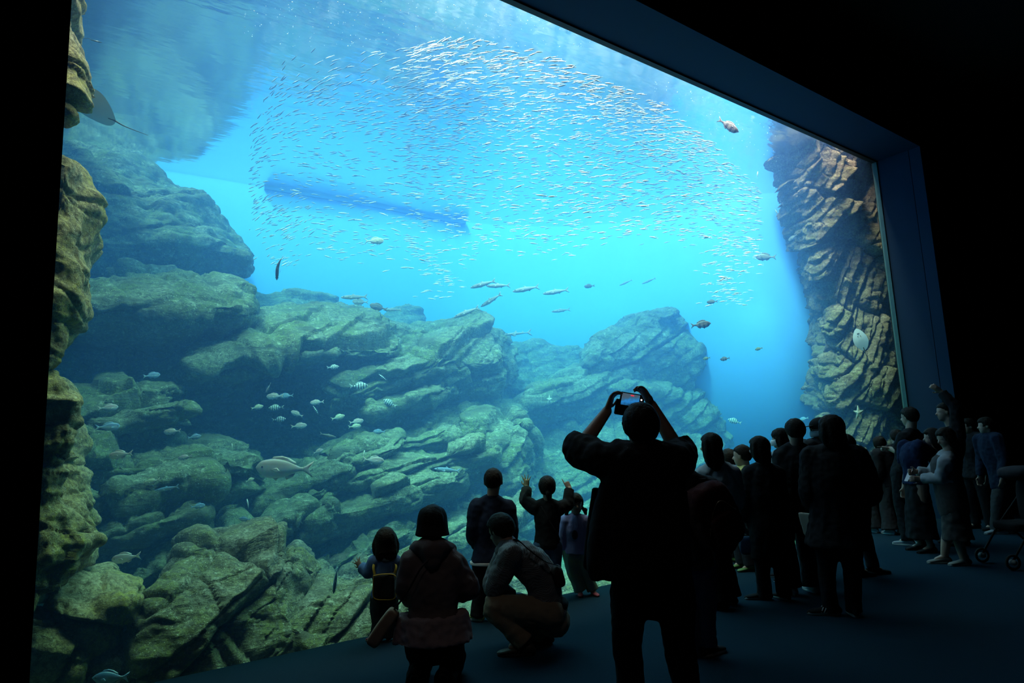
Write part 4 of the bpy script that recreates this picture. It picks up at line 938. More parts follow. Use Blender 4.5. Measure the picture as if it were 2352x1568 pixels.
tag(bag, 'rounded dark brown crossbody bag on the back of the squatting man', 'bag')
strap('strap', [J.p(1280, 1298, -.14), J.p(1250, 1288, -.20), J.p(1215, 1262, -.20), J.p(1188, 1240, -.10), J.p(1172, 1250, .10)], .03, BLACK, bag)

# child with both arms raised
J = Stand(on_floor(1262, 1380), 1.10, 20, kid=True)
J.set(head=(1257, 1120), neck=(1257, 1152), shL=(1229, 1166), shR=(1286, 1166), elL=(1207, 1150, .05), wrL=(1209, 1119, .12), elR=(1304, 1158, .05), wrR=(1308, 1122, .12), hipL=(1242, 1255), hipR=(1272, 1255), knL=(1240, 1318), knR=(1273, 1318), anL=(1242, 1374), anR=(1275, 1372),
      handL=UP + VR * .05, palmL=VF, handR=UP * .8 - VR * .35 + VF * .3, palmR=VF)
w = figure('child in a dark long sleeved top raising both arms at the pane', J, (BLACK, 'long', 1.5, -.06, 'shirt'), ('trousers', DENIM, 1.2), (BLACK, SOLE), 'ponytail', look=VF, vox=.007, curl=(.05, .3), spread=(.5, .1), point='R', hh=.195, seed=6, bvox=0.0045)
strap('bag_strap', [J.p(1243, 1162, -.075), J.p(1262, 1195, -.10), J.p(1280, 1225, -.085), J.p(1286, 1240, -.02)], .015, CHAR, w)

# small girl facing the room
J = Stand(on_floor(1344, 1366), .98, -150, kid=True)
J.set(head=(1322, 1158), neck=(1320, 1186), shR=(1300, 1196), shL=(1343, 1197), elR=(1292, 1232), wrR=(1293, 1262), elL=(1352, 1232), wrL=(1350, 1262), hipR=(1309, 1270), hipL=(1335, 1270), knR=(1318, 1318), knL=(1347, 1315), anR=(1333, 1356), anL=(1362, 1354), toeL=-VF + VR * .3, toeR=-VF - VR * .1, handR=-UP - VR * .4)
m2 = plain('lavender_sweatshirt', (.28, .26, .48), .9, (.18, .20, .42), scale=9, bump=.2, bscale=120); m3 = plain('leaf_print_cloth', (.22, .30, .10), .9, (.03, .09, .22), scale=16, bump=.2, bscale=120)
w = figure('small girl with pigtails in a lavender sweatshirt facing the room', J, (m2, 'long', 1.8, .0, 'sweatshirt'), ('trousers', m3, 2.0), (plain('red_shoe', (.30, .03, .05), .6), SOLED), 'pigtails', look=-VF + VR * .1, vox=.006, hh=.19, seed=7, bvox=0.0045, curl=(.2, .15), spread=(.1, .3))
eyes(J)
fuse('print', [ball(J.p(1320, 1228, -.105), (.035, .008, .05), VF)], plain('dark_print', (.03, .02, .04), .9), .006, w, 1)

# man filming with a raised phone
J = Stand(on_floor(1500, 1690), 1.71, 37)
J.set(head=(1472, 982), neck=(1474, 1037), shL=(1392, 1058), shR=(1552, 1062), elL=(1330, 1032, .16), wrL=(1394, 944, .30), elR=(1560, 1040, .22), wrR=(1497, 930, .30), hipL=(1450, 1330), hipR=(1545, 1335), knL=(1440, 1480), knR=(1562, 1490), anL=(1455, 1650), anR=(1590, 1655), toeL=VF, toeR=VF,
      handL=UP * .85 + VR * .35, handR=UP * .6 - VR * .3, palmL=VR - VF * .3, palmR=-VR - VF * .3)
w = figure('large man in a black shirt with folded sleeves filming over his head', J, (BLACK, 'elbow', 2.2, .12, 'shirt'), ('trousers', BLACK, 1.2), (BLACK, SOLED), 'short', look=VF + UP * .12, vox=.009, curl=(.55, .55), spread=(.15, .15), hh=.228, seed=8, bvox=0.006, girth=1.12)
fuse('jacket', [ring_tube([J.p(1482, 1120), J.p(1482, 1200), J.p(1480, 1290), J.p(1480, 1330)], [(.225, .15), (.24, .165), (.25, .17), (.255, .165)], VR, n=26, caps=False),
                ring_tube([J.p(1400, 1110, -.02), J.p(1382, 1200, -.02), J.p(1376, 1290, -.02), J.p(1384, 1328, -.02)], [(.05, .08), (.06, .09), (.065, .09), (.06, .07)], VR, caps=False)], BLACK, .010, w, 2, .008, 8, 9)
fuse('jacket_flap', [ring_tube([J.p(1372, 1120, .04), J.p(1360, 1220, .04), J.p(1353, 1300, .04), J.p(1350, 1310, .04)], [(.03, .03), (.035, .03), (.035, .025), (.03, .02)], VR, caps=False)], BLACK, .009, w, 2, .004, 9, 10)
def quad(px): return [J.p(x, y, .36) for x, y in px]
tl, tr_, br, bl = quad([(1426, 899), (1481, 908), (1477, 938), (1421, 930)])
ex = _n(tr_ - tl); ey = _n(np.cross(np.cross(ex, bl - tl), ex)); ey = ey if ey[2] < 0 else -ey; nz = _n(np.cross(ex, ey)); nz = nz if nz @ VF < 0 else -nz
cW, cH = np.linalg.norm(tr_ - tl), np.linalg.norm(bl - tl); pc = (tl + tr_ + br + bl) / 4
def slab(c, ex, ey, nz, w, h, t, r=.008):
    pts = []
    for cx, cy_, a0 in ((w / 2 - r, h / 2 - r, 0), (-w / 2 + r, h / 2 - r, 90), (-w / 2 + r, -h / 2 + r, 180), (w / 2 - r, -h / 2 + r, 270)):
        for a in (0, 30, 60, 90): pts.append((cx + r * math.cos(math.radians(a0 + a)), cy_ + r * math.sin(math.radians(a0 + a))))
    n = len(pts); V = [c + ex * x + ey * y + nz * z for z in (-t / 2, t / 2) for x, y in pts]
    F = [tuple(range(n - 1, -1, -1)), tuple(range(n, 2 * n))] + [(q, (q + 1) % n, n + (q + 1) % n, n + q) for q in range(n)]
    return V, F
GLOSSB = plain('black_glass', (.008, .008, .009), .15, spec=.5)
ph = make('smartphone', *slab(pc, ex, ey, nz, cW, cH, .009), GLOSSB, smooth=False); tag(ph, 'smartphone held up by the man filming, its screen showing the tank', 'phone')
m, nt, out = mat_new('phone_screen_picture'); L_ = nt.links.new
em = node(nt, 'ShaderNodeEmission'); em.inputs[1].default_value = 1.0; tc = node(nt, 'ShaderNodeTexCoord'); sx_ = node(nt, 'ShaderNodeSeparateXYZ'); nsx = node(nt, 'ShaderNodeTexNoise'); nsx.inputs['Scale'].default_value = 45; nsx.inputs['Detail'].default_value = 4
ad_ = node(nt, 'ShaderNodeMath', operation='MULTIPLY_ADD'); ad_.inputs[1].default_value = .55; rp = node(nt, 'ShaderNodeValToRGB')
rp.color_ramp.elements[0].position = .22; rp.color_ramp.elements[0].color = (.01, .06, .13, 1); rp.color_ramp.elements[1].position = .80; rp.color_ramp.elements[1].color = (.06, .10, .14, 1)
e_ = rp.color_ramp.elements.new(.45); e_.color = (.02, .22, .60, 1)
e_ = rp.color_ramp.elements.new(.62); e_.color = (.03, .14, .28, 1)
L_(tc.outputs['Generated'], sx_.inputs[0]); L_(tc.outputs['Object'], nsx.inputs['Vector']); L_(nsx.outputs['Fac'], ad_.inputs[0]); L_(sx_.outputs['Z'], ad_.inputs[2])
sb = node(nt, 'ShaderNodeMath', operation='SUBTRACT'); sb.inputs[1].default_value = .22; L_(ad_.outputs[0], sb.inputs[0]); L_(sb.outputs[0], rp.inputs[0]); L_(rp.outputs[0], em.inputs[0]); L_(em.outputs[0], out.inputs[0])
so = make('screen', *slab(pc + nz * .0052 - ex * cW * .06, ex, ey, nz, cW * .74, cH * .86, .0008, .002), m, ph, smooth=False)
def glow(name, c, s):
    m, nt, out = mat_new(name); e = node(nt, 'ShaderNodeEmission'); e.inputs[0].default_value = c4(c); e.inputs[1].default_value = s; nt.links.new(e.outputs[0], out.inputs[0]); return m
V, F = ball(pc + nz * .006 + ex * cW * .39 - ey * cH * .12, (.0055, .0015, .0055), nz, UP); make('record_button', V, F, glow('white_button_light', (1, 1, 1), 1.0), so)
V, F = ring_tube([pc + nz * .006 + ex * cW * -.06 - ey * cH * .33, pc + nz * .006 + ex * cW * .06 - ey * cH * .33], [(.0035, .001)] * 2, ey, n=8); make('time_badge', V, F, glow('red_badge_light', (1, .05, .1), .8), so)
make('case_flap', *slab(J.p(1440, 937, .375), ex, ey, nz, cW * 1.0, cH * 1.15, .008), plain('black_case', (.012, .012, .013), .6), ph, smooth=False)

# woman with a dark red backpack, half behind him
J = Stand(on_floor(1618, 1505), 1.52, 20)
J.set(head=(1541, 1042), neck=(1560, 1092), shL=(1515, 1120, -.02), shR=(1625, 1120), elL=(1510, 1190, .1), wrL=(1530, 1210, .3), elR=(1648, 1200, .05), wrR=(1625, 1220, .3), hipL=(1560, 1300), hipR=(1615, 1300), knL=(1575, 1400), knR=(1622, 1390), anL=(1592, 1505), anR=(1628, 1482), toeL=VF * .3 - VR * .2 + VR * .6, toeR=VR * .5 + VF * .4)
figure('woman in jeans wearing a large backpack, half hidden behind the man filming', J, (CHAR, 'long', 1.8, -.02, 'jacket'), ('trousers', DENIM, 1.0), (BLACK, SOLE), 'bob', look=VF * .8 - VR * .5 + UP * .1, vox=.009, seed=9)
bk = soft_box('backpack', J.p(1640, 1185, -.14), (.33, .24, .46), VF - VR * .3, cloth('dark_red_nylon', (.055, .010, .009), (.035, .006, .006)), vox=.012, up=UP - VR * .35, rnd=.55, folds=.01)
tag(bk, 'large dark red backpack worn by the woman behind the man filming', 'backpack')
soft_b = soft_box('front_pocket', J.p(1668, 1215, -.27), (.20, .09, .22), VF - VR * .3, cloth('dark_red_nylon', (.055, .010, .009)), bk, vox=.012, up=UP - VR * .35, rnd=.5)
strap('zipper', [J.p(1632, 1230, -.31), J.p(1638, 1180, -.30), J.p(1655, 1150, -.29), J.p(1690, 1170, -.28)], .008, plain('zipper_metal', (.3, .2, .12), .4, metal=.7), bk)
strap('strap', [J.p(1612, 1100, -.10), J.p(1618, 1098, .02), J.p(1620, 1125, .12), J.p(1622, 1180, .10)], .05, BLACK, bk)

# woman with long hair in a pale blouse
J = Stand(on_floor(1662, 1392), 1.57, -15)
J.set(head=(1632, 1024), neck=(1645, 1068), shL=(1620, 1090, -.02), shR=(1680, 1092, .05), elL=(1617, 1150, -.05), wrL=(1605, 1135, .18), elR=(1692, 1155, .05), wrR=(1660, 1140, .25), hipL=(1645, 1215), hipR=(1680, 1215), toeL=-VR * .7 + VF * .3, toeR=-VR * .5 + VF * .5, handL=-VR + VF * .4, handR=-VR + VF * .3)
figure('woman with long straight hair in a pale grey blouse and wide black trousers', J, (cloth('pale_grey_blouse', (.42, .44, .47)), 'long', 2.4, -.08, 'blouse'), ('wide', BLACK, 1.6), (BLACK, SOLED), 'long', look=-VR * .75 + VF * .6, vox=.010, seed=10)

# children and adults at the right of her
J = Stand(on_floor(1668, 1290), 1.22, 30, kid=True); J.set(head=(1674, 1056), neck=(1676, 1082))
figure('child whose dark head shows just behind the long haired woman', J, (CHAR, 'long', 1.6, 0, 'shirt'), ('trousers', BLACK, 1.2), (plain('green_sneaker', (.10, .22, .06), .6), SOLED), 'short', vox=.011, seed=11)
J = Stand(on_floor(1712, 1308), 1.32, -60, kid=True)
J.set(head=(1704, 1047), neck=(1712, 1076), shL=(1708, 1092, -.10), shR=(1706, 1090, .12), elR=(1695, 1080, .20), wrR=(1684, 1082, .34), elL=(1712, 1140, -.10), wrL=(1706, 1165, -.05), handR=-VR + VF * .5)
figure('boy in a yellow tee shirt in profile left of the bob haired woman', J, (plain('yellow_tee', (.55, .52, .18), .9), 'short', 1.8, 0, 'tee_shirt'), ('trousers', CHAR, 1.4), (plain('green_sneaker', (.10, .22, .06), .6), SOLED), 'crop', look=-VR * .8 + VF * .6, vox=.010, seed=12)
J = Stand(on_floor(1768, 1376), 1.53, 20)
J.set(head=(1743, 1030), neck=(1752, 1072), shL=(1722, 1088), shR=(1782, 1088), elL=(1714, 1150, -.02), wrL=(1710, 1198, .04), elR=(1795, 1155), wrR=(1790, 1210, .08), hipL=(1745, 1225), hipR=(1783, 1225), knL=(1752, 1308), knR=(1794, 1308), anL=(1756, 1370), anR=(1802, 1366), toeL=-VR + VF * .2, toeR=-VR * .3 + VF)
figure('woman with a short bob in a long black coat and flared trousers', J, (BLACK, 'long', 1.8, -.42, 'coat'), ('flare', BLACK, .4), (BLACK, SOLE), 'bob', look=VF * .7 - VR * .7, vox=.010, seed=13)
bag = soft_box('tote_bag', J.p(1716, 1252, .0), (.14, .05, .17), VF + VR * .4, DENIM, vox=.010, rnd=.45, folds=.006)
tag(bag, 'blue denim bag hanging from the hand of the bob haired woman', 'bag')
strap('handle', [J.p(1706, 1225, .01), J.p(1708, 1206, .03), J.p(1713, 1203, .03), J.p(1724, 1225, .0)], .012, GREYC, bag)
J = Stand(on_floor(1806, 1330), 1.50, -45)
J.set(head=(1792, 1008), neck=(1800, 1046))
figure('woman with a fringe, a face mask and a pale jumper seen in profile', J, (PALE, 'long', 2.0, -.1, 'jumper'), ('trousers', CHAR, 1.2), (BLACK, SOLE), 'fringe', look=-VR * .9 + VF * .35, vox=.011, seed=14)
face_mask(J, plain('white_mask', (.75, .78, .80), .8))
J = Stand(on_floor(1842, 1362), 1.66, 25)
J.set(head=(1826, 991), neck=(1829, 1026), shL=(1797, 1050), shR=(1862, 1050), elL=(1790, 1120), wrL=(1797, 1180), elR=(1872, 1120), wrR=(1866, 1180))
figure('black haired man in a black jacket and charcoal trousers left of the bulky coated woman', J, (BLACK, 'long', 2.2, -.12, 'jacket'), ('wide', CHAR, 1.4), (plain('white_sneaker', (.62, .63, .62), .6), SOLE), 'short', look=VF, vox=.010, hh=.215, seed=15)
J = Stand(on_floor(1888, 1330), 1.66, -35)
J.set(head=(1884, 987), neck=(1892, 1030))
figure('man in a peaked cap, glasses and face mask seen in profile', J, (CHAR, 'long', 1.8, -.05, 'jacket'), ('trousers', BLACK, 1.2), (BLACK, SOLE), 'short', look=-VR + VF * .25, vox=.010, hh=.205, seed=16)
cap(J, cloth('black_cap', (.02, .02, .022))); glasses(J); face_mask(J, plain('white_mask', (.75, .78, .80), .8))
J = Stand(on_floor(1928, 1412), 1.66, 25, wide=1.2)
J.set(head=(1908, 988), neck=(1912, 1036), shL=(1868, 1054), shR=(1965, 1054), elL=(1862, 1135, .0), wrL=(1875, 1170, .2), elR=(2000, 1128, .02), wrR=(1955, 1165, .22), hipL=(1900, 1228), hipR=(1950, 1228), knL=(1900, 1318), knR=(1958, 1318), anL=(1910, 1404), anR=(1962, 1402), toeL=-VR + VF * .25, toeR=-VR * .1 + VF * .8 + VR * .3)
figure('woman with long hair in a bulky black coat and striped sneakers', J, (BLACK, 'long', 3.4, -.16, 'coat'), ('trousers', BLACK, .8), (BLACK, SOLE), 'bob', look=VF * .85 - VR * .5, vox=.010, seed=17, stripes=plain('white_stripe', (.6, .6, .6), .6), hh=.222, girth=1.15)
bag = soft_box('paper_folder', J.p(1856, 1205, .05), (.016, .16, .22), VF - VR * .4, plain('cream_paper', (.45, .40, .33), .8), vox=.008, up=UP - VR * .25, rnd=.25, folds=0)
tag(bag, 'slim cream paper folder at the left side of the woman in the bulky coat', 'folder')
J = Stand(on_floor(1986, 1320), 1.55, 10)
J.set(head=(1942, 1022, .1), neck=(1950, 1060, .1), toeL=VR * .6, toeR=VR * .9 - VF * .1)
figure('person in dark clothes mostly hidden behind the woman in the bulky coat', J, (CHAR, 'long', 1.4, -.1, 'jacket'), ('trousers', BLACK, 1.2), (BLACK, SOLED), 'bob', vox=.012, seed=18)

# the group by the right end of the pane
J = Stand(on_floor(2026, 1222), 1.40, 40, kid=True)
J.set(head=(2019, 1020), neck=(2021, 1043), shL=(1999, 1052), shR=(2043, 1052))
figure('child in a dark hooded top at the right end of the pane', J, (cloth('dark_teal_cloth', (.03, .045, .05)), 'long', 2.2, -.02, 'hoodie'), ('wide', CHAR, 1.4), (PALE, SOLE), 'bun', look=VF * .9 - VR * .1, vox=.011, hh=.205, seed=19)
fuse('hood', [ring_tube([J.p(1996, 1046), J.p(2021, 1050, -.13), J.p(2046, 1046)], [(.07, .03), (.09, .035), (.07, .03)], UP)], cloth('dark_teal_cloth', (.03, .045, .05)), .010, J.root, 2, .004)
J = Stand(on_floor(2062, 1226), 1.50, 30, kid=True)
J.set(head=(2059, 1005), neck=(2060, 1030))
figure('child in a black top beside the tall man who points', J, (BLACK, 'long', 1.8, -.04, 'shirt'), ('wide', CHAR, 1.4), (PALE, SOLE), 'short', look=VF, vox=.011, hh=.205, seed=20)
J = Stand(on_floor(2098, 1250), 1.78, 10)
J.set(head=(2088, 958), neck=(2092, 992), shL=(2076, 1008, -.14), shR=(2108, 1008, .14), elL=(2068, 1038, -.05), wrL=(2044, 1030, .08), elR=(2122, 1060, .1), wrR=(2102, 1090, .2), handL=-VR * 1.0 + UP * .25 + VF * .2, palmL=-UP)
figure('tall man in a black tee shirt pointing to the left with a bent arm', J, (BLACK, 'short', 1.8, -.04, 'tee_shirt'), ('trousers', BLACK, 1.8), (PALE, SOLE), 'short', look=VF * .8 - VR * .5, vox=.010, point='L', seed=21, bvox=0.006)
J = Stand(on_floor(2124, 1266), 1.58, -50)
J.set(head=(2140, 1005), neck=(2144, 1040), elL=(2112, 1100), wrL=(2092, 1120, .05))
figure('person in a blue shirt and long dark skirt right of the tall pointing man', J, (cloth('royal_blue_cloth', (.008, .016, .05)), 'short', 1.8, 0, 'shirt'), ('skirt', BLACK, .16, 1.0), (BLACK, SOLED), 'bob', look=-VR + VF * .2, vox=.011, seed=22)
J = Stand(on_floor(2190, 1296), 1.57, -48)
J.set(head=(2172, 1006), neck=(2180, 1045), shL=(2172, 1062, -.12), shR=(2164, 1058, .14), elL=(2160, 1098, -.10), wrL=(2116, 1100, .0), elR=(2140, 1088, .14), wrR=(2106, 1082, .10), hipL=(2192, 1170, -.06), hipR=(2190, 1170, .08), anL=(2216, 1292, -.02), anR=(2168, 1278, .05), knL=(2200, 1235, -.05), knR=(2175, 1235, .06), toeL=-VR, toeR=-VR + VF * .2, handL=-VR + UP * .1, handR=-VR - UP * .05, palmL=VF, palmR=-VF)
figure('woman in a long grey dress with pale sleeves looking down at her phone', J, (PALE, 'long', 1.6, .55, 'shirt'), ('skirt', cloth('grey_linen', (.055, .052, .052)), .27, .95), (plain('grey_sneaker', (.18, .17, .16), .7), SOLE), 'bob', look=-VR - UP * .25, vox=.009, seed=23, bvox=0.006, curl=(.7, .7))
fuse('bodice', [ring_tube([(J.d['hipL'] + J.d['hipR']) / 2, (J.d['hipL'] + J.d['hipR']) / 2 * .5 + (J.d['shL'] + J.d['shR']) / 4, (J.d['shL'] + J.d['shR']) / 2 - UP * .045], [(.17, .155), (.172, .155), (.185, .14)], _n(J.d['shR'] - J.d['shL']), n=22)], cloth('grey_linen', (.055, .052, .052)), .010, J.root, 2, .006)
pc = J.p(2088, 1092, .06)
exx, eyy = _n(-VR * .45 - UP * .8), _n(VF); nn = np.cross(exx, eyy)
ph = make('smartphone', *slab(pc, exx, eyy, nn, .145, .07, .009), GLOSSB, smooth=False); tag(ph, 'smartphone in a light case held low by the woman in the long grey dress', 'phone')
make('phone_case', *slab(pc + nn * (-.006 if nn @ VR < 0 else .006) * -1, exx, eyy, nn, .15, .075, .006), plain('pink_case', (.55, .40, .40), .5), ph, smooth=False)
J = Stand(on_floor(2200, 1250), 1.75, -40)
J.set(head=(2170, 946), neck=(2188, 984), shL=(2200, 1004, -.12), shR=(2184, 998, .15), elL=(2196, 938, -.10), wrL=(2162, 900, -.05), handL=-VR * .6 + UP * .5)
figure('person in black holding one arm up against the dark wall', J, (BLACK, 'long', 1.8, -.05, 'jacket'), ('trousers', BLACK, 1.4), (BLACK, SOLED), 'crop', look=-VR + VF * .3, vox=.012, seed=24)
J = Stand(on_floor(2258, 1215), 1.62, -70)
figure('person in black standing in the dark beside the right wall', J, (BLACK, 'long', 2.4, -.2, 'coat'), ('trousers', BLACK, 1.6), (BLACK, SOLED), 'short', look=-VR, vox=.012, seed=25)
J = Stand(on_floor(2302, 1225), 1.62, -55)
J.set(hipL=(2300, 1120, -.05), hipR=(2304, 1120, .07), knL=(2290, 1172, -.06), knR=(2312, 1172, .06), anL=(2288, 1217, -.04), anR=(2326, 1268, .02))
figure('person in a blue denim shirt and pale trousers walking at the right edge', J, (cloth('light_denim', (.012, .022, .045)), 'long', 1.8, .0, 'shirt'), ('trousers', cloth('pale_grey_cloth', (.05, .053, .055)), 1.8), (PALE, SOLE), 'short', look=-VR + VF * .3, vox=.011, seed=26)

# stroller at the right edge
base = on_floor(2352, 1298); st = empty('stroller', base)
tag(st, 'dark folding stroller on the carpet at the right edge', 'stroller')
B_ = lambda x, y, z: base + VR * x + VF * y + UP * z
FRM = plain('black_frame_metal', (.008, .008, .009), .6, spec=.1)
for sg in (-.24, .24):
    strap('side_frame', [B_(-.28, sg, .09), B_(-.05, sg, .40), B_(.25, sg, .75), B_(.40, sg, 1.0)], .025, FRM, st, .025); strap('rear_leg', [B_(.0, sg, .46), B_(.20, sg, .25), B_(.32, sg, .10)], .025, FRM, st, .025)
    for x in (-.28, .32):
        c = B_(x, sg, .082); ring = [c + VR * .068 * math.cos(a) + UP * .068 * math.sin(a) for a in np.linspace(0, 2 * math.pi, 25)]
        V, F = ring_tube(ring, [.014] * 25, n=8, sub=1); wh = make('wheel', V, F, SOLED, st); V, F = ring_tube([c - VF * .015, c + VF * .015], [.03, .03], n=12); make('hub', V, F, plain('grey_plastic', (.2, .2, .2), .5), wh)
strap('handle_bar', [B_(.40, -.24, 1.0), B_(.43, 0, 1.02), B_(.40, .24, 1.0)], .03, FRM, st, .03)
soft_box('seat', B_(.02, 0, .42), (.42, .40, .10), VR, BLACK, st, rnd=.4); soft_box('backrest', B_(.20, 0, .66), (.42, .08, .50), VR, BLACK, st, up=UP + VR * .5, rnd=.4); soft_box('canopy', B_(.12, 0, .98), (.44, .40, .16), VR, CHAR, st, rnd=.8)
# ------------------------------------------------------------------ life in the tank
def fish_mat(name, back, belly, bars=None, nbars=6, rough=.45, span=1.0):
    """back and belly colours met at the flank; bars = colour of the dark upright bars"""
    m, nt, out = mat_new(name); L = nt.links.new
    p = node(nt, 'ShaderNodeBsdfPrincipled'); p.inputs['Roughness'].default_value = rough; p.inputs['Specular IOR Level'].default_value = .5
    L(p.outputs[0], out.inputs[0]); tc = node(nt, 'ShaderNodeTexCoord'); sp = node(nt, 'ShaderNodeSeparateXYZ'); L(tc.outputs['Generated'], sp.inputs[0])
    r = node(nt, 'ShaderNodeMapRange'); r.inputs['From Min'].default_value = .42; r.inputs['From Max'].default_value = .72; L(sp.outputs['Z'], r.inputs['Value'])
    mx = node(nt, 'ShaderNodeMix', data_type='RGBA'); mx.inputs['A'].default_value = c4(belly); mx.inputs['B'].default_value = c4(back); L(r.outputs[0], mx.inputs['Factor'])
    res = mx.outputs['Result']
    if bars:
        w = node(nt, 'ShaderNodeMath', operation='MULTIPLY'); w.inputs[1].default_value = nbars * 2 * math.pi; L(sp.outputs['X'], w.inputs[0])
        sn = node(nt, 'ShaderNodeMath', operation='SINE'); L(w.outputs[0], sn.inputs[0])
        rr = node(nt, 'ShaderNodeMapRange'); rr.inputs['From Min'].default_value = .0; rr.inputs['From Max'].default_value = .35; L(sn.outputs[0], rr.inputs['Value'])
        m2 = node(nt, 'ShaderNodeMix', data_type='RGBA'); L(rr.outputs[0], m2.inputs['Factor']); L(res, m2.inputs['A']); m2.inputs['B'].default_value = c4(bars); res = m2.outputs['Result']
    ns = node(nt, 'ShaderNodeTexNoise'); ns.inputs['Scale'].default_value = 30; L(tc.outputs['Object'], ns.inputs['Vector'])
    hs = node(nt, 'ShaderNodeMix', data_type='RGBA', blend_type='MULTIPLY'); hs.inputs['Factor'].default_value = .35; L(res, hs.inputs['A']); L(ns.outputs['Color'], hs.inputs['B'])
    L(hs.outputs['Result'], p.inputs['Base Color'])
    return m
FM = {
    'sardine': fish_mat('silver_sardine', (.26, .36, .44), (.90, .92, .93), rough=.3),
    'mullet': fish_mat('grey_mullet', (.16, .20, .24), (.55, .60, .62)),
    'bream': fish_mat('silver_pink_bream', (.42, .34, .36), (.80, .80, .82)),
    'blue': fish_mat('blue_grey_fish', (.10, .22, .42), (.45, .62, .82)),
    'barred': fish_mat('barred_fish', (.62, .68, .72), (.80, .84, .86), (.10, .12, .16), 6),
    'rockfish': fish_mat('dark_rockfish', (.10, .07, .07), (.26, .20, .19), (.07, .05, .05), 4),
    'yellow': fish_mat('yellow_banded_fish', (.22, .22, .05), (.42, .40, .12), (.06, .06, .03), 5),
    'grouper': fish_mat('dark_brown_fish', (.10, .10, .10), (.24, .24, .23)),
    'pale': fish_mat('pale_green_bream', (.46, .52, .40), (.72, .76, .70)),
}
# profile: station, half thickness, half height above, half height below (in body lengths)
PROF = {
    'deep': [(.50, .004, .005), (.46, .03, .05), (.38, .055, .12), (.26, .075, .185), (.10, .08, .205), (-.08, .068, .17), (-.24, .04, .10), (-.34, .02, .05), (-.40, .014, .042)],
    'bream': [(.50, .006, .018), (.46, .035, .085), (.38, .06, .150), (.26, .075, .190), (.10, .078, .196), (-.08, .065, .158), (-.24, .038, .09), (-.34, .02, .046), (-.40, .014, .038)],
    'long': [(.50, .006, .010), (.46, .032, .035), (.38, .052, .062), (.24, .066, .085), (.05, .068, .092), (-.14, .055, .078), (-.28, .035, .052), (-.36, .02, .035), (-.41, .014, .030)],
    'slim': [(.50, .006, .008), (.45, .030, .034), (.35, .044, .058), (.15, .050, .072), (-.08, .044, .064), (-.26, .026, .040), (-.37, .012, .022), (-.41, .010, .020)],
    'shark': [(.50, .01, .008), (.42, .045, .032), (.28, .065, .05), (.08, .066, .055), (-.12, .045, .040), (-.30, .024, .024), (-.40, .014, .016)],
}
def plate(outline, t, axis='y'):
    """a fin: lens-thick plate from an outline in the x z plane, centre thickness t"""
    o = np.array(outline, float); c = o.mean(0); n = len(o); V = []
    for sgn in (1, -1):
        V.append((c[0], sgn * t, c[1]))
        for q in o * .55 + c * .45: V.append((q[0], sgn * t * .8, q[1]))
    base = len(V)
    for q in o: V.append((q[0], 0, q[1]))
    F = []
    for s_, off in ((0, 0), (1, n + 1)):
        for q in range(n):
            q2 = (q + 1) % n; a = (off, off + 1 + q, off + 1 + q2); b = (off + 1 + q, base + q, base + q2, off + 1 + q2)
            F.append(a if s_ else a[::-1]); F.append(b if s_ else b[::-1])
    return np.array(V), F
_fishcache = {}
def fish_meshes(shape, sub=3, n=14):
    if (shape, n) in _fishcache: return _fishcache[(shape, n)]
    st = PROF[shape]; ex = {'deep': .22, 'bream': .22, 'long': .17, 'slim': .13, 'shark': .20}[shape]
    body = ring_tube([(x, 0, (.012 if shape in ('deep', 'bream') and x > .3 else 0)) for x, a, b in st], [(a, b) for x, a, b in st], (0, 1, 0), n=n, sub=sub)
    hb = max(b for _, _, b in st); hp = st[-1][2]
    parts = {}
    parts['tail_fin'] = plate([(-.39, hp * .9), (-.47, .07), (-.40 - ex, ex * .80), (-.40 - ex * .55, .0), (-.40 - ex, -ex * .80), (-.47, -.07), (-.39, -hp * .9)], .006)
    if shape in ('deep', 'bream'):
        parts['dorsal_fin'] = plate([(.24, hb * .86), (.18, hb * 1.22), (.02, hb * 1.30), (-.12, hb * 1.12), (-.26, hb * .70), (-.27, hb * .45), (-.05, hb * .75), (.12, hb * .85)], .006)
        parts['anal_fin'] = plate([(-.06, -hb * .78), (-.10, -hb * 1.12), (-.22, -hb * .80), (-.27, -hb * .42), (-.15, -hb * .6)], .006)
        parts['pelvic_fin'] = plate([(.20, -hb * .85), (.10, -hb * 1.25), (.05, -hb * .90)], .006)
    elif shape == 'shark':
        parts['dorsal_fin'] = plate([(.12, .045), (.02, .14), (-.02, .045)], .006); parts['pelvic_fin'] = plate([(-.18, .03), (-.25, .09), (-.27, .025)], .006)
    else:
        parts['dorsal_fin'] = plate([(.06, hb * .9), (.03, hb * 1.55), (-.05, hb * 1.15), (-.07, hb * .85)], .006)
        parts['anal_fin'] = plate([(-.12, -hb * .75), (-.17, -hb * 1.3), (-.22, -hb * .55)], .006)
    pv, pf = plate([(.24, -.02), (.10, .02), (.02, -.06), (.12, -.08)], .004)
    pe = []
    for sg in (-1, 1):
        v = pv.copy(); v[:, 1] += sg * (.082 if shape != 'slim' else .052); v[:, 1] += sg * (.24 - v[:, 0]) * .35; pe.append((v, pf))
    for k, e in zip(('L', 'R'), pe): parts['pectoral_fin' + k] = e
    th = np.interp(.37, [q[0] for q in st[::-1]], [q[1] for q in st[::-1]])
    for k, sg in (('L', 1), ('R', -1)): parts['eye' + k] = ball((.385, sg * th * .92, .028 if shape != 'slim' else .012), .017 if shape != 'slim' else .012, n=10, m=8)
    _fishcache[(shape, n)] = (body, parts); return body, parts
EYE_M = plain('dark_fish_eye', (.01, .01, .012), .15)
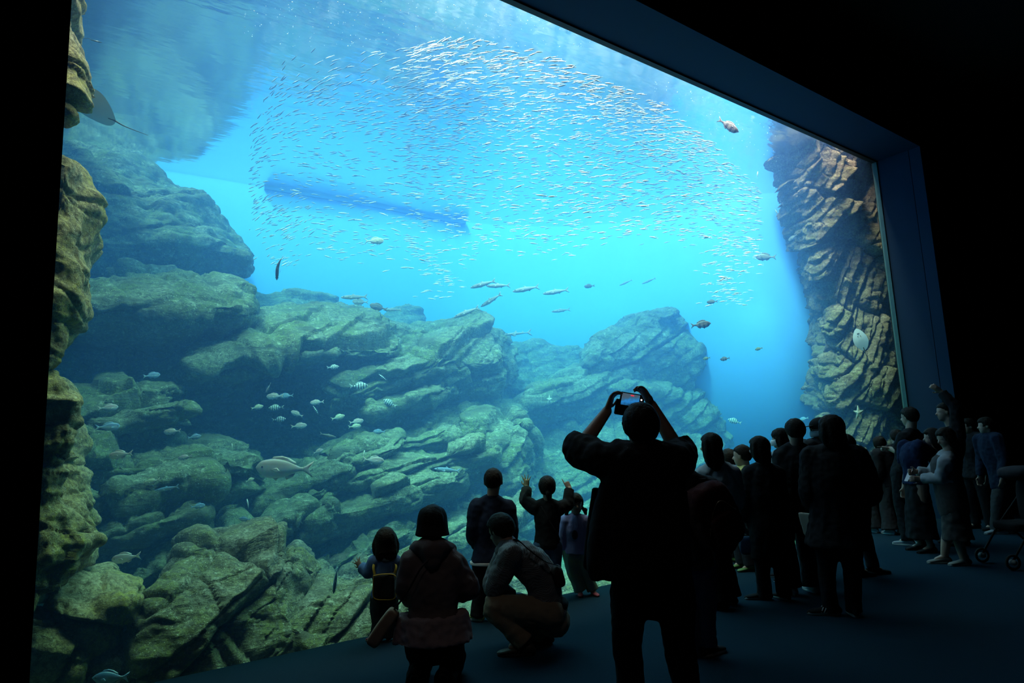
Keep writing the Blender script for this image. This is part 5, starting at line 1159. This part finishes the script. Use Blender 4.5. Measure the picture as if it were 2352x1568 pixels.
def fish_frame(px, py, Y, ang, away=0.0, roll=0.0):
    """place, heading: ang = direction in the picture plane (0 = right, 90 = up), away = turned from / to the viewer"""
    pos = at_y(px, py, Y); v = _n(pos - EYE); r = _n(np.cross(v, UP)); u = np.cross(r, v)
    a, b = math.radians(ang), math.radians(away); f = (r * math.cos(a) + u * math.sin(a)) * math.cos(b) + v * math.sin(b); f = _n(f)
    s = np.cross(UP, f) if abs(f[2]) < .95 else np.cross(-v, f); s = _n(s); up = np.cross(f, s)
    if abs(f[2]) >= .6: s = _n(np.cross(np.cross(f, r) if abs(f @ r) < .9 else UP, f)); up = np.cross(f, s)
    if roll: s, up = s * math.cos(roll) + up * math.sin(roll), up * math.cos(roll) - s * math.sin(roll)
    return pos, f, s, up
def fish(label, px, py, Y, Lpx, ang, shape, mat, away=0.0, group=None, bend=0.0, name='fish', roll=0.0):
    pos, f, s, up = fish_frame(px, py, Y, ang, away, roll)
    L = Lpx / FPX * np.linalg.norm(pos - EYE) / max(.35, math.cos(math.radians(away))) / (1.12 if shape != 'slim' else 1.05)
    M3 = np.stack([f, s, up], 1) * L
    def tf(V):
        V = np.array(V, float)
        if bend: V = V.copy(); V[:, 1] += bend * np.clip(.1 - V[:, 0], 0, 1) ** 2
        return V @ M3.T + pos
    (bv, bf), parts = fish_meshes(shape)
    # local mesh with the heading along x, so that the markings follow the body
    def local(nm, V, F, mt, parent=None):
        V = np.array(V, float)
        if bend: V = V.copy(); V[:, 1] += bend * np.clip(.1 - V[:, 0], 0, 1) ** 2
        me = bpy.data.meshes.new(nm); me.from_pydata((V * L).tolist(), [], F); me.polygons.foreach_set('use_smooth', [True] * len(me.polygons)); me.materials.append(mt); me.update()
        o = bpy.data.objects.new(nm, me); COL.objects.link(o)
        if parent is not None: o.parent = parent
        return o
    root = local(name, bv, bf, mat); R_ = np.stack([f, s, up], 1)
    root.matrix_world = Matrix(((*R_[0], pos[0]), (*R_[1], pos[1]), (*R_[2], pos[2]), (0, 0, 0, 1)))
    for k, (v, ff) in parts.items():
        nm = k[:-1] if k[-1] in 'LR' else k
        local(nm, v, ff, EYE_M if nm == 'eye' else mat, root)
    return tag(root, label, 'fish', group)

G1 = 'pale bream before the dark hollow'
fish('largest sea bream, silvery pink, swimming left above the great layered rock', 648, 1076, 6.9, 118, 176, 'bream', FM['bream'])
fish('pale bream with a forked tail at the middle of the dark hollow', 630, 910, 8.0, 36, 182, 'bream', FM['bream'])
fish('bluish bream right behind the pale one with the forked tail', 656, 909, 8.3, 30, 182, 'bream', FM['blue'])
fish('pale fish nosing downwards at the top of the shoal in the dark hollow', 616, 891, 8.1, 24, 245, 'bream', FM['bream'], 20)
fish('round pale bream alone at the left of the shoal in the hollow', 592, 935, 7.8, 26, 12, 'deep', FM['pale'], 15)
fish('silver bream heading right above the green rock edge', 778, 958, 8.2, 31, 14, 'deep', FM['pale'])
fish('grey bream resting over the top edge of the great rock', 820, 968, 8.3, 32, 8, 'bream', FM['bream'])
fish('small pale bream below the grey one at the great rock edge', 816, 979, 8.2, 28, 4, 'bream', FM['pale'])
fish('grey bream slanting downwards right of the hollow centre', 681, 950, 8.2, 28, 155, 'bream', FM['bream'])
fish('grey bream heading right at the bottom of the shoal in the hollow', 688, 978, 8.2, 34, 4, 'bream', FM['bream'])
fish('brownish bream crossing a barred fish at the right of the hollow', 727, 924, 8.3, 30, 184, 'bream', FM['bream'])
fish('pinkish bream hanging above the slope of the great rock', 732, 1036, 7.7, 23, 20, 'deep', FM['bream'], 20)
fish('pink and white bream heading right over the middle of the great rock', 860, 1057, 7.4, 48, 352, 'bream', FM['bream'])
fish('small white fish standing on its tail left of the pink and white bream', 836, 1042, 7.5, 18, 80, 'bream', FM['pale'], 30)
fish('mottled brown fish slanting downwards at the left foot of the great rock ridge', 754, 1000, 8.0, 38, 345, 'long', FM['grouper'])
fish('large blue grey fish heading left near the standing boy', 1026, 1079, 7.0, 62, 172, 'long', FM['blue'])
fish('faint grey fish over the rock ridge right of the brown one', 870, 991, 8.0, 27, 175, 'bream', FM['blue'])
for lb, x, y, L_, a, Y in (('largest barred fish, black and white, above the right of the hollow', 826, 886, 41, 2, 8.4), ('barred fish beneath the lip of the overhanging slab', 766, 843, 27, 5, 8.6), ('barred fish slanting on the cracked slab at the upper right', 880, 867, 27, 140, 8.7),
                           ('faint barred fish left of the largest barred one', 764, 876, 25, 184, 9.0), ('barred fish at the left of the shoal in the hollow', 633, 936, 32, 182, 8.4), ('barred fish low in the middle of the hollow', 642, 963, 29, 3, 8.1),
                           ('barred fish under the brownish bream', 724, 940, 28, 300, 8.4), ('barred fish slanting before the shaded slab above the great rock', 894, 925, 34, 150, 8.6), ('barred fish in front of the far right boulder', 1686, 967, 30, 160, 8.6)):
    fish(lb, x, y, Y, L_, a, 'deep', FM['barred'])
for lb, x, y, L_, a, sh, mt, Y in (
    ('bright blue fish heading right over the stack of green ledges', 250, 980, 43, 2, 'bream', 'blue', 7.2), ('small blue fish in the dark recess under the upper left slab', 350, 862, 32, 8, 'bream', 'blue', 8.0),
    ('small blue fish above the wide olive ledge', 448, 1003, 27, 8, 'deep', 'blue', 7.3), ('pinkish fish over the left of the wide olive ledge', 275, 1044, 42, 186, 'bream', 'bream', 7.0), ('faint pinkish fish over the right of the wide olive ledge', 424, 1050, 27, 190, 'bream', 'bream', 7.3),
    ('white bream swimming under the wide olive ledge', 347, 1106, 31, 192, 'deep', 'pale', 7.0), ('dark blue fish right of the white bream under the ledge', 382, 1122, 46, 188, 'long', 'blue', 7.0), ('faint blue fish before the shadowed rock face', 456, 1162, 28, 5, 'bream', 'blue', 7.3),
    ('small round fish at the left edge of the great rock', 575, 1102, 19, 20, 'deep', 'pale', 7.3), ('small fish nosing upwards below the small round one', 569, 1156, 22, 100, 'bream', 'bream', 7.2), ('round blue fish above the cleft rock', 561, 1192, 24, 170, 'deep', 'blue', 6.9),
    ('brown bream swimming left above the mossy boulder', 287, 1281, 50, 184, 'bream', 'bream', 6.9), ('faint pinkish fish over the top ledge at the left', 250, 936, 36, 5, 'bream', 'bream', 7.6), ('faint grey fish over the middle ledges at the left', 394, 991, 32, 184, 'bream', 'bream', 7.5),
    ('dark fish peeping past the ochre pillar at the left', 140, 886, 32, 330, 'bream', 'grouper', 6.3), ('round blue fish low in the corner by the pane foot', 250, 1556, 60, 172, 'deep', 'blue', 5.85), ('small pale fish seen head on above the wide ledge end', 533, 1025, 16, 95, 'deep', 'pale', 7.4)):
    fish(lb, x, y, Y, L_, a, sh, FM[mt], 15)
fish('bluish fish diving straight down before the speckled grey rock', 770, 1334, 5.80, 56, 262, 'long', FM['blue'], 20)
fish('dark fish diving with spread fins in the blue at the upper left', 637, 616, 8.0, 58, 268, 'long', FM['grouper'], 15, None, .5)
fish('pale bream alone in the blue under the sardine shoal', 862, 553, 8.5, 42, 2, 'bream', FM['pale'])
MG = 'file of mullet in the middle'
for lb, x, y, L_, a in (('uppermost left mullet of the file in the open blue', 1108, 653, 64, 194), ('mullet overlapping the tail of the uppermost left one', 1143, 656, 58, 180), ('third mullet from the left in the upper row', 1206, 664, 66, 188), ('rightmost mullet of the upper row', 1275, 670, 64, 186),
                        ('mullet climbing tail up in the lower row, the right one', 1127, 690, 60, 210), ('lowest mullet at the left of the lower row', 1070, 718, 66, 200)):
    fish(lb, x, y, 8.6, L_, a, 'long', FM['mullet'], 5, MG)
for lb, x, y, L_, a, sh, mt, Y in (
    ('blue grey mullet alone right below the file', 1287, 713, 46, 184, 'long', 'mullet', 9.6), ('small dark fish right of the mullet file', 1353, 657, 25, 182, 'bream', 'grouper', 9.4), ('dark oval fish near the pale rock hump', 868, 705, 42, 165, 'bream', 'grouper', 9.2),
    ('grey mullet behind the dark oval fish', 900, 711, 44, 180, 'long', 'mullet', 9.5), ('grey mullet with a tall tail before the hazy ridge', 812, 682, 62, 182, 'long', 'mullet', 9.2), ('small grey fish under the tall tailed mullet', 826, 693, 36, 178, 'bream', 'mullet', 9.5),
    ('grey grouper lying on the overhanging slab', 742, 731, 38, 200, 'bream', 'grouper', 9.6), ('faint pale fish high at the right of the mullet file', 1437, 649, 32, 200, 'slim', 'mullet', 10.2), ('faint pale fish furthest right under the sardines', 1490, 645, 34, 198, 'slim', 'mullet', 10.2)):
    fish(lb, x, y, Y, L_, a, sh, FM[mt])
fish('small shark gliding left above the pale ridge', 1187, 766, 9.6, 66, 183, 'shark', FM['mullet'], 0, None, 0, 'shark')
for lb, x, y, L_, a, mt, Y in (
    ('dark barred rockfish high at the right below the top edge', 1675, 290, 52, 318, 'rockfish', 6.2), ('dark rockfish with a fan tail above the round boulder', 1612, 745, 44, 2, 'rockfish', 7.0), ('small pale fish at the right rim of the sardine shoal', 1740, 401, 15, 80, 'pale', 6.9),
    ('small pale fish left of the brown cliff', 1783, 486, 15, 290, 'pale', 7.0), ('dark fish by its shadow on the blue wall near the cliff', 1757, 590, 42, 172, 'grouper', 7.6), ('small dark fish against the cliff edge', 1820, 546, 22, 210, 'grouper', 7.2),
    ('small dark fish among the lower sardines', 1635, 693, 24, 180, 'grouper', 7.6), ('small yellow banded fish, the upper right one in the blue gap', 1742, 801, 17, 190, 'yellow', 7.4), ('small yellow banded fish, the left one in the blue gap', 1622, 823, 17, 190, 'yellow', 7.6),
    ('small dark fish between the two yellow banded ones', 1664, 824, 22, 186, 'rockfish', 7.5), ('small brown fish hugging the cliff low down', 1848, 890, 20, 200, 'rockfish', 7.2), ('small bluish fish just above the capped man', 1845, 962, 20, 190, 'blue', 7.4)):
    fish(lb, x, y, Y, L_, a, 'deep' if mt != 'grouper' else 'bream', FM[mt], 10)

# rays
RAYW = plain('white_ray_belly', (.80, .82, .84), .6, (.62, .66, .72), scale=5); RAYD = plain('dark_ray_back', (.07, .08, .09), .6, (.12, .13, .14), scale=8)
def ray_fish(label, c, fwd, right, nrm, L, W, tail, curl=0.0):
    """a flat disc with upturned wing tips; nrm = side the pale belly faces"""
    n, m = 40, 10; V = []; F = []
    def outline(a):
        x, y = math.cos(a), math.sin(a); return (x * (.50 if x > 0 else .52) * (1 - .18 * abs(y)), y * .5 * (1 - .12 * x))
    for side in (1, -1):
        V.append(c + nrm * side * .06 * L)
        for k in range(1, m + 1):
            rr = k / m
            for q in range(n):
                x, y = outline(2 * math.pi * q / n); h = .06 * L * (1 - rr ** 1.5) if k < m else 0
                V.append(c + fwd * x * rr * L + right * y * rr * W + nrm * (side * h + curl * L * (abs(y) * rr * 2) ** 2 * .25))
    half = 1 + m * n
    for s_, off in ((0, 0), (1, half)):
        for q in range(n):
            q2 = (q + 1) % n; t = (off, off + 1 + q, off + 1 + q2); F.append(t if not s_ else t[::-1])
            for k in range(m - 1):
                t = (off + 1 + k * n + q, off + 1 + (k + 1) * n + q, off + 1 + (k + 1) * n + q2, off + 1 + k * n + q2); F.append(t if not s_ else t[::-1])
    V = np.array(V); root = make('ray', V[:half], F[:len(F) // 2], RAYW, origin=c); tag(root, label, 'ray')
    make('back', V[half:], [tuple(i - half for i in f) for f in F[len(F) // 2:]], RAYD, root)
    t0 = c - fwd * .48 * L; tv, tf_ = ring_tube([t0 + fwd * .1 * L, t0, t0 - fwd * .35 * tail + nrm * .01, t0 - fwd * tail + right * .06 * tail], [.03 * L, .022 * L, .012 * L, .004 * L], n=8); make('tail', tv, tf_, RAYD, root)
    for sg in (-1, 1):
        v, f = ring_tube([c + fwd * (.16 - .04 * k) * L + right * sg * .09 * W + nrm * .064 * L for k in (0, 1)], [.01 * L] * 2, n=6); make('gill_slit', v, f, RAYD, root)
    v, f = ring_tube([c + fwd * .27 * L + right * x * W + nrm * .052 * L for x in (-.07, 0, .07)], [.012 * L] * 3, n=6); make('mouth', v, f, RAYD, root)
    return root
c = at_y(1976, 779, 5.78); v = _n(c - EYE); r_v = _n(np.cross(v, UP)); u_v = np.cross(r_v, v)
ray_fish('ray showing its white belly upright before the brown cliff', c, _n(u_v * .97 - r_v * .22), _n(r_v * .97 + u_v * .22) , -v, .40, .23, .45, .35)
c = at_y(208, 250, 6.9); v = _n(c - EYE); r_v = _n(np.cross(v, UP)); u_v = np.cross(r_v, v)
fw_ = _n(-r_v * .93 + UP * .32 + v * .1); nr_ = _n(-UP - fw_ * (-UP @ fw_) - v * .15); nr_ = _n(nr_ - fw_ * (nr_ @ fw_)); ray_fish('ray gliding near the water surface at the upper left', c, fw_, np.cross(fw_, nr_), nr_, .42, .52, .30, -.5)
ray_fish('tiny reddish ray far up at the upper left corner', at_y(222, 95, 6.6), _n(r_v), _n(v), u_v, .09, .12, .05)

# starfish on the rocks
for x, y, Y, L_, lb in ((1262, 918, 9.25, .16, 'pale starfish on the lit rock shelf'), (1972, 948, 5.75, .22, 'pale long armed starfish low on the brown cliff')):
    c = at_y(x, y, Y); v = _n(c - EYE); r_v = _n(np.cross(v, UP)); u_v = np.cross(r_v, v); pr = [ball(c, .025 * L_ / .16)]
    for k in range(5):
        a = math.radians(90 + 72 * k); dd = r_v * math.cos(a) * .6 + u_v * math.sin(a); pr.append(ring_tube([c, c + dd * L_ * .3, c + dd * L_ * .55], [.022 * L_ / .16, .015 * L_ / .16, .006 * L_ / .16], n=8))
    tag(fuse('starfish', pr, plain('pale_starfish', (.62, .60, .52), .8), .006, None, 1, origin=c), lb, 'starfish')

# the sardine shoal
rng = np.random.default_rng(5)
def sardine_mesh(n=8, sub=1):
    st = [(.50, .006, .008), (.42, .036, .042), (.25, .050, .072), (.0, .050, .078), (-.22, .032, .050), (-.38, .010, .020)]
    b = ring_tube([(x, 0, 0) for x, a_, b_ in st], [(a_, b_) for x, a_, b_ in st], (0, 1, 0), n=n, sub=sub, caps=False)
    t = plate([(-.36, .015), (-.52, .095), (-.46, .0), (-.52, -.095), (-.36, -.015)], .008); d = plate([(.04, .07), (-.02, .12), (-.08, .065)], .006)
    return join([b, t, d])
SV, SF = sardine_mesh()
YU = [(560, 330), (640, 150), (700, 112), (940, 100), (1060, 84), (1250, 118), (1400, 190), (1520, 232), (1640, 330), (1745, 430)]
YL = [(560, 480), (640, 560), (700, 585), (980, 645), (1300, 612), (1500, 560), (1640, 585), (1745, 640)]
def in_tank(p):
    a, b = PL, np.roll(PL, -1, 0); k = (a[:, 1] > p[1]) != (b[:, 1] > p[1])
    xs = a[k, 0] + (p[1] - a[k, 1]) / (b[k, 1] - a[k, 1]) * (b[k, 0] - a[k, 0])
    return np.sum(xs > p[0]) % 2 == 1 and np.min(np.hypot(*(PL - p[:2]).T)) > .35
def spot():
    while True:
        k = rng.random()
        if k < .66: x = rng.uniform(930, 1748) if rng.random() < .75 else rng.uniform(1100, 1650)
        elif k < .93: x = rng.uniform(575, 1100)
        elif k < .965: x, y = rng.normal(1672, 32), rng.uniform(540, 702); x = x if x < 1735 else 1700
        elif k < .985: x, y = rng.normal(655, 28), rng.uniform(470, 612)
        else: x, y = rng.normal(1015, 26), rng.uniform(570, 690)
        if k < .93:
            a = np.interp(x, *zip(*YU)); b = np.interp(x, *zip(*YL)); t = rng.beta(1.25, 1.75) if x > 900 else rng.beta(1.4, 1.3); y = a + (b - a) * t
        w = np.clip((x - 650) / 800, 0, 1)
        Y = rng.normal(10.6 - 3.0 * w, .8)
        Y = np.clip(Y, 6.0, 12.2 - 2.2 * np.clip((x - 1300) / 450, 0, 1) * 1.6)
        r = ray(x, y); ym = (WATER - .12 - EYE[2]) / (r[2] / r[1])
        if ym < 5.85: continue
        Y = min(Y, ym - rng.uniform(.45, .8)); Y = max(Y, 5.74)
        while not in_tank(at_y(x, y, Y)) and Y > 6: Y *= .96
        return x, y, Y
N_S = 4300; items = []
for i in range(N_S):
    x, y, Y = spot(); pos = at_y(x, y, Y); dist = np.linalg.norm(pos - EYE)
    tilt = np.interp(x, [560, 900, 1250, 1750], [60, 25, 0, -25]) * np.clip(1 - (y - np.interp(x, *zip(*YU))) / 260, 0, 1)
    ang = (180 if rng.random() < .9 else 0) + tilt + rng.normal(0, 9) + (25 if (x < 720 and y > 440) else 0)
    away = rng.normal(0, 22) + np.interp(x, [560, 800], [45, 5])
    L_ = rng.uniform(.10, .145) * np.interp(dist, [7, 14], [1.0, .95]); items.append((L_ / dist, x, y, Y, ang, away, L_))
items.sort(key=lambda q: -q[0])
sme = bpy.data.meshes.new('sardine'); sme.from_pydata(SV.tolist(), [], SF); sme.polygons.foreach_set('use_smooth', [True] * len(sme.polygons)); sme.materials.append(FM['sardine']); sme.update()
first = None; RV = []; RF = []; off = 0
for i, (_, x, y, Y, ang, away, L_) in enumerate(items):
    pos, f, s, up = fish_frame(x, y, Y, ang, away); R_ = np.stack([f, s, up], 1) * L_
    if i < 300:
        if first is None: o = first = bpy.data.objects.new('sardine', sme)
        else: o = first.copy()
        COL.objects.link(o); o.matrix_world = Matrix(((*R_[0], pos[0]), (*R_[1], pos[1]), (*R_[2], pos[2]), (0, 0, 0, 1)))
        if i == 0: tag(o, 'silver sardine among the nearest of the glittering shoal at the top', 'fish', 'nearest sardines of the shoal')
    else:
        RV.append(SV @ R_.T + pos); RF += [tuple(k + off for k in q) for q in SF]; off += len(SV)
sh = make('sardine_shoal', np.vstack(RV), RF, FM['sardine'], origin=(8, 9, 5)); tag(sh, 'dense shoal of smaller looking sardines further back in the open water', 'fish shoal', None, 'stuff')

# air bubbles under the surface
V, F, off = [], [], 0; bvv, bff = ball((0, 0, 0), 1.0, n=8, m=5)
for i in range(300):
    x, y = (rng.uniform(560, 1420), rng.uniform(2, 110)) if i < 230 else (rng.uniform(1500, 1790), rng.uniform(170, 420))
    if i >= 230: y = 165 + (x - 1500) * .45 + rng.uniform(0, 110)
    r = ray(x, y); ym = (WATER - EYE[2] - .02) / (r[2] / r[1])
    if ym < 5.75: continue
    c = at_y(x, y, rng.uniform(max(5.7, ym * .8), ym)); V.append(bvv * rng.uniform(.0025, .006) + c); F += [tuple(k + off for k in q) for q in bff]; off += len(bvv)
tag(make('air_bubbles', np.vstack(V), F, plain('bright_bubble', (.9, .93, .95), .2), origin=(6, 6.5, 6.6)), 'tiny bright air bubbles drifting just under the water surface', 'bubbles', None, 'stuff')

# overflow slots along the waterline of the tank wall
def slot(name, p0, p1, z0, z1):
    a, b = wall_px(*p0), wall_px(*p1); ia = np.argmin(np.hypot(*(PL - a[:2]).T)); ib = np.argmin(np.hypot(*(PL - b[:2]).T)); seg = PL[min(ia, ib):max(ia, ib) + 1]
    V = []; F = []
    for i, q in enumerate(seg):
        t = seg[min(i + 1, len(seg) - 1)] - seg[max(i - 1, 0)]; nn = np.array([-t[1], t[0]]); nn /= np.linalg.norm(nn); nn = nn if nn @ (np.array([6, 7]) - q) > 0 else -nn
        for dq, z in ((-.05, z0), (.05, z0), (.05, z1), (-.05, z1)): V.append((*(q + nn * dq), z))
    for i in range(len(seg) - 1):
        for k in range(4): k2 = (k + 1) % 4; F.append((i * 4 + k, i * 4 + k2, (i + 1) * 4 + k2, (i + 1) * 4 + k))
    F += [(3, 2, 1, 0), tuple((len(seg) - 1) * 4 + k for k in range(4))]
    tag(make(name, V, F, plain('dark_slot', (.08, .26, .56), .8), smooth=False), kind='structure')
slot('trim_6', (610, 430), (1070, 510), WATER - .055, WATER + .03)
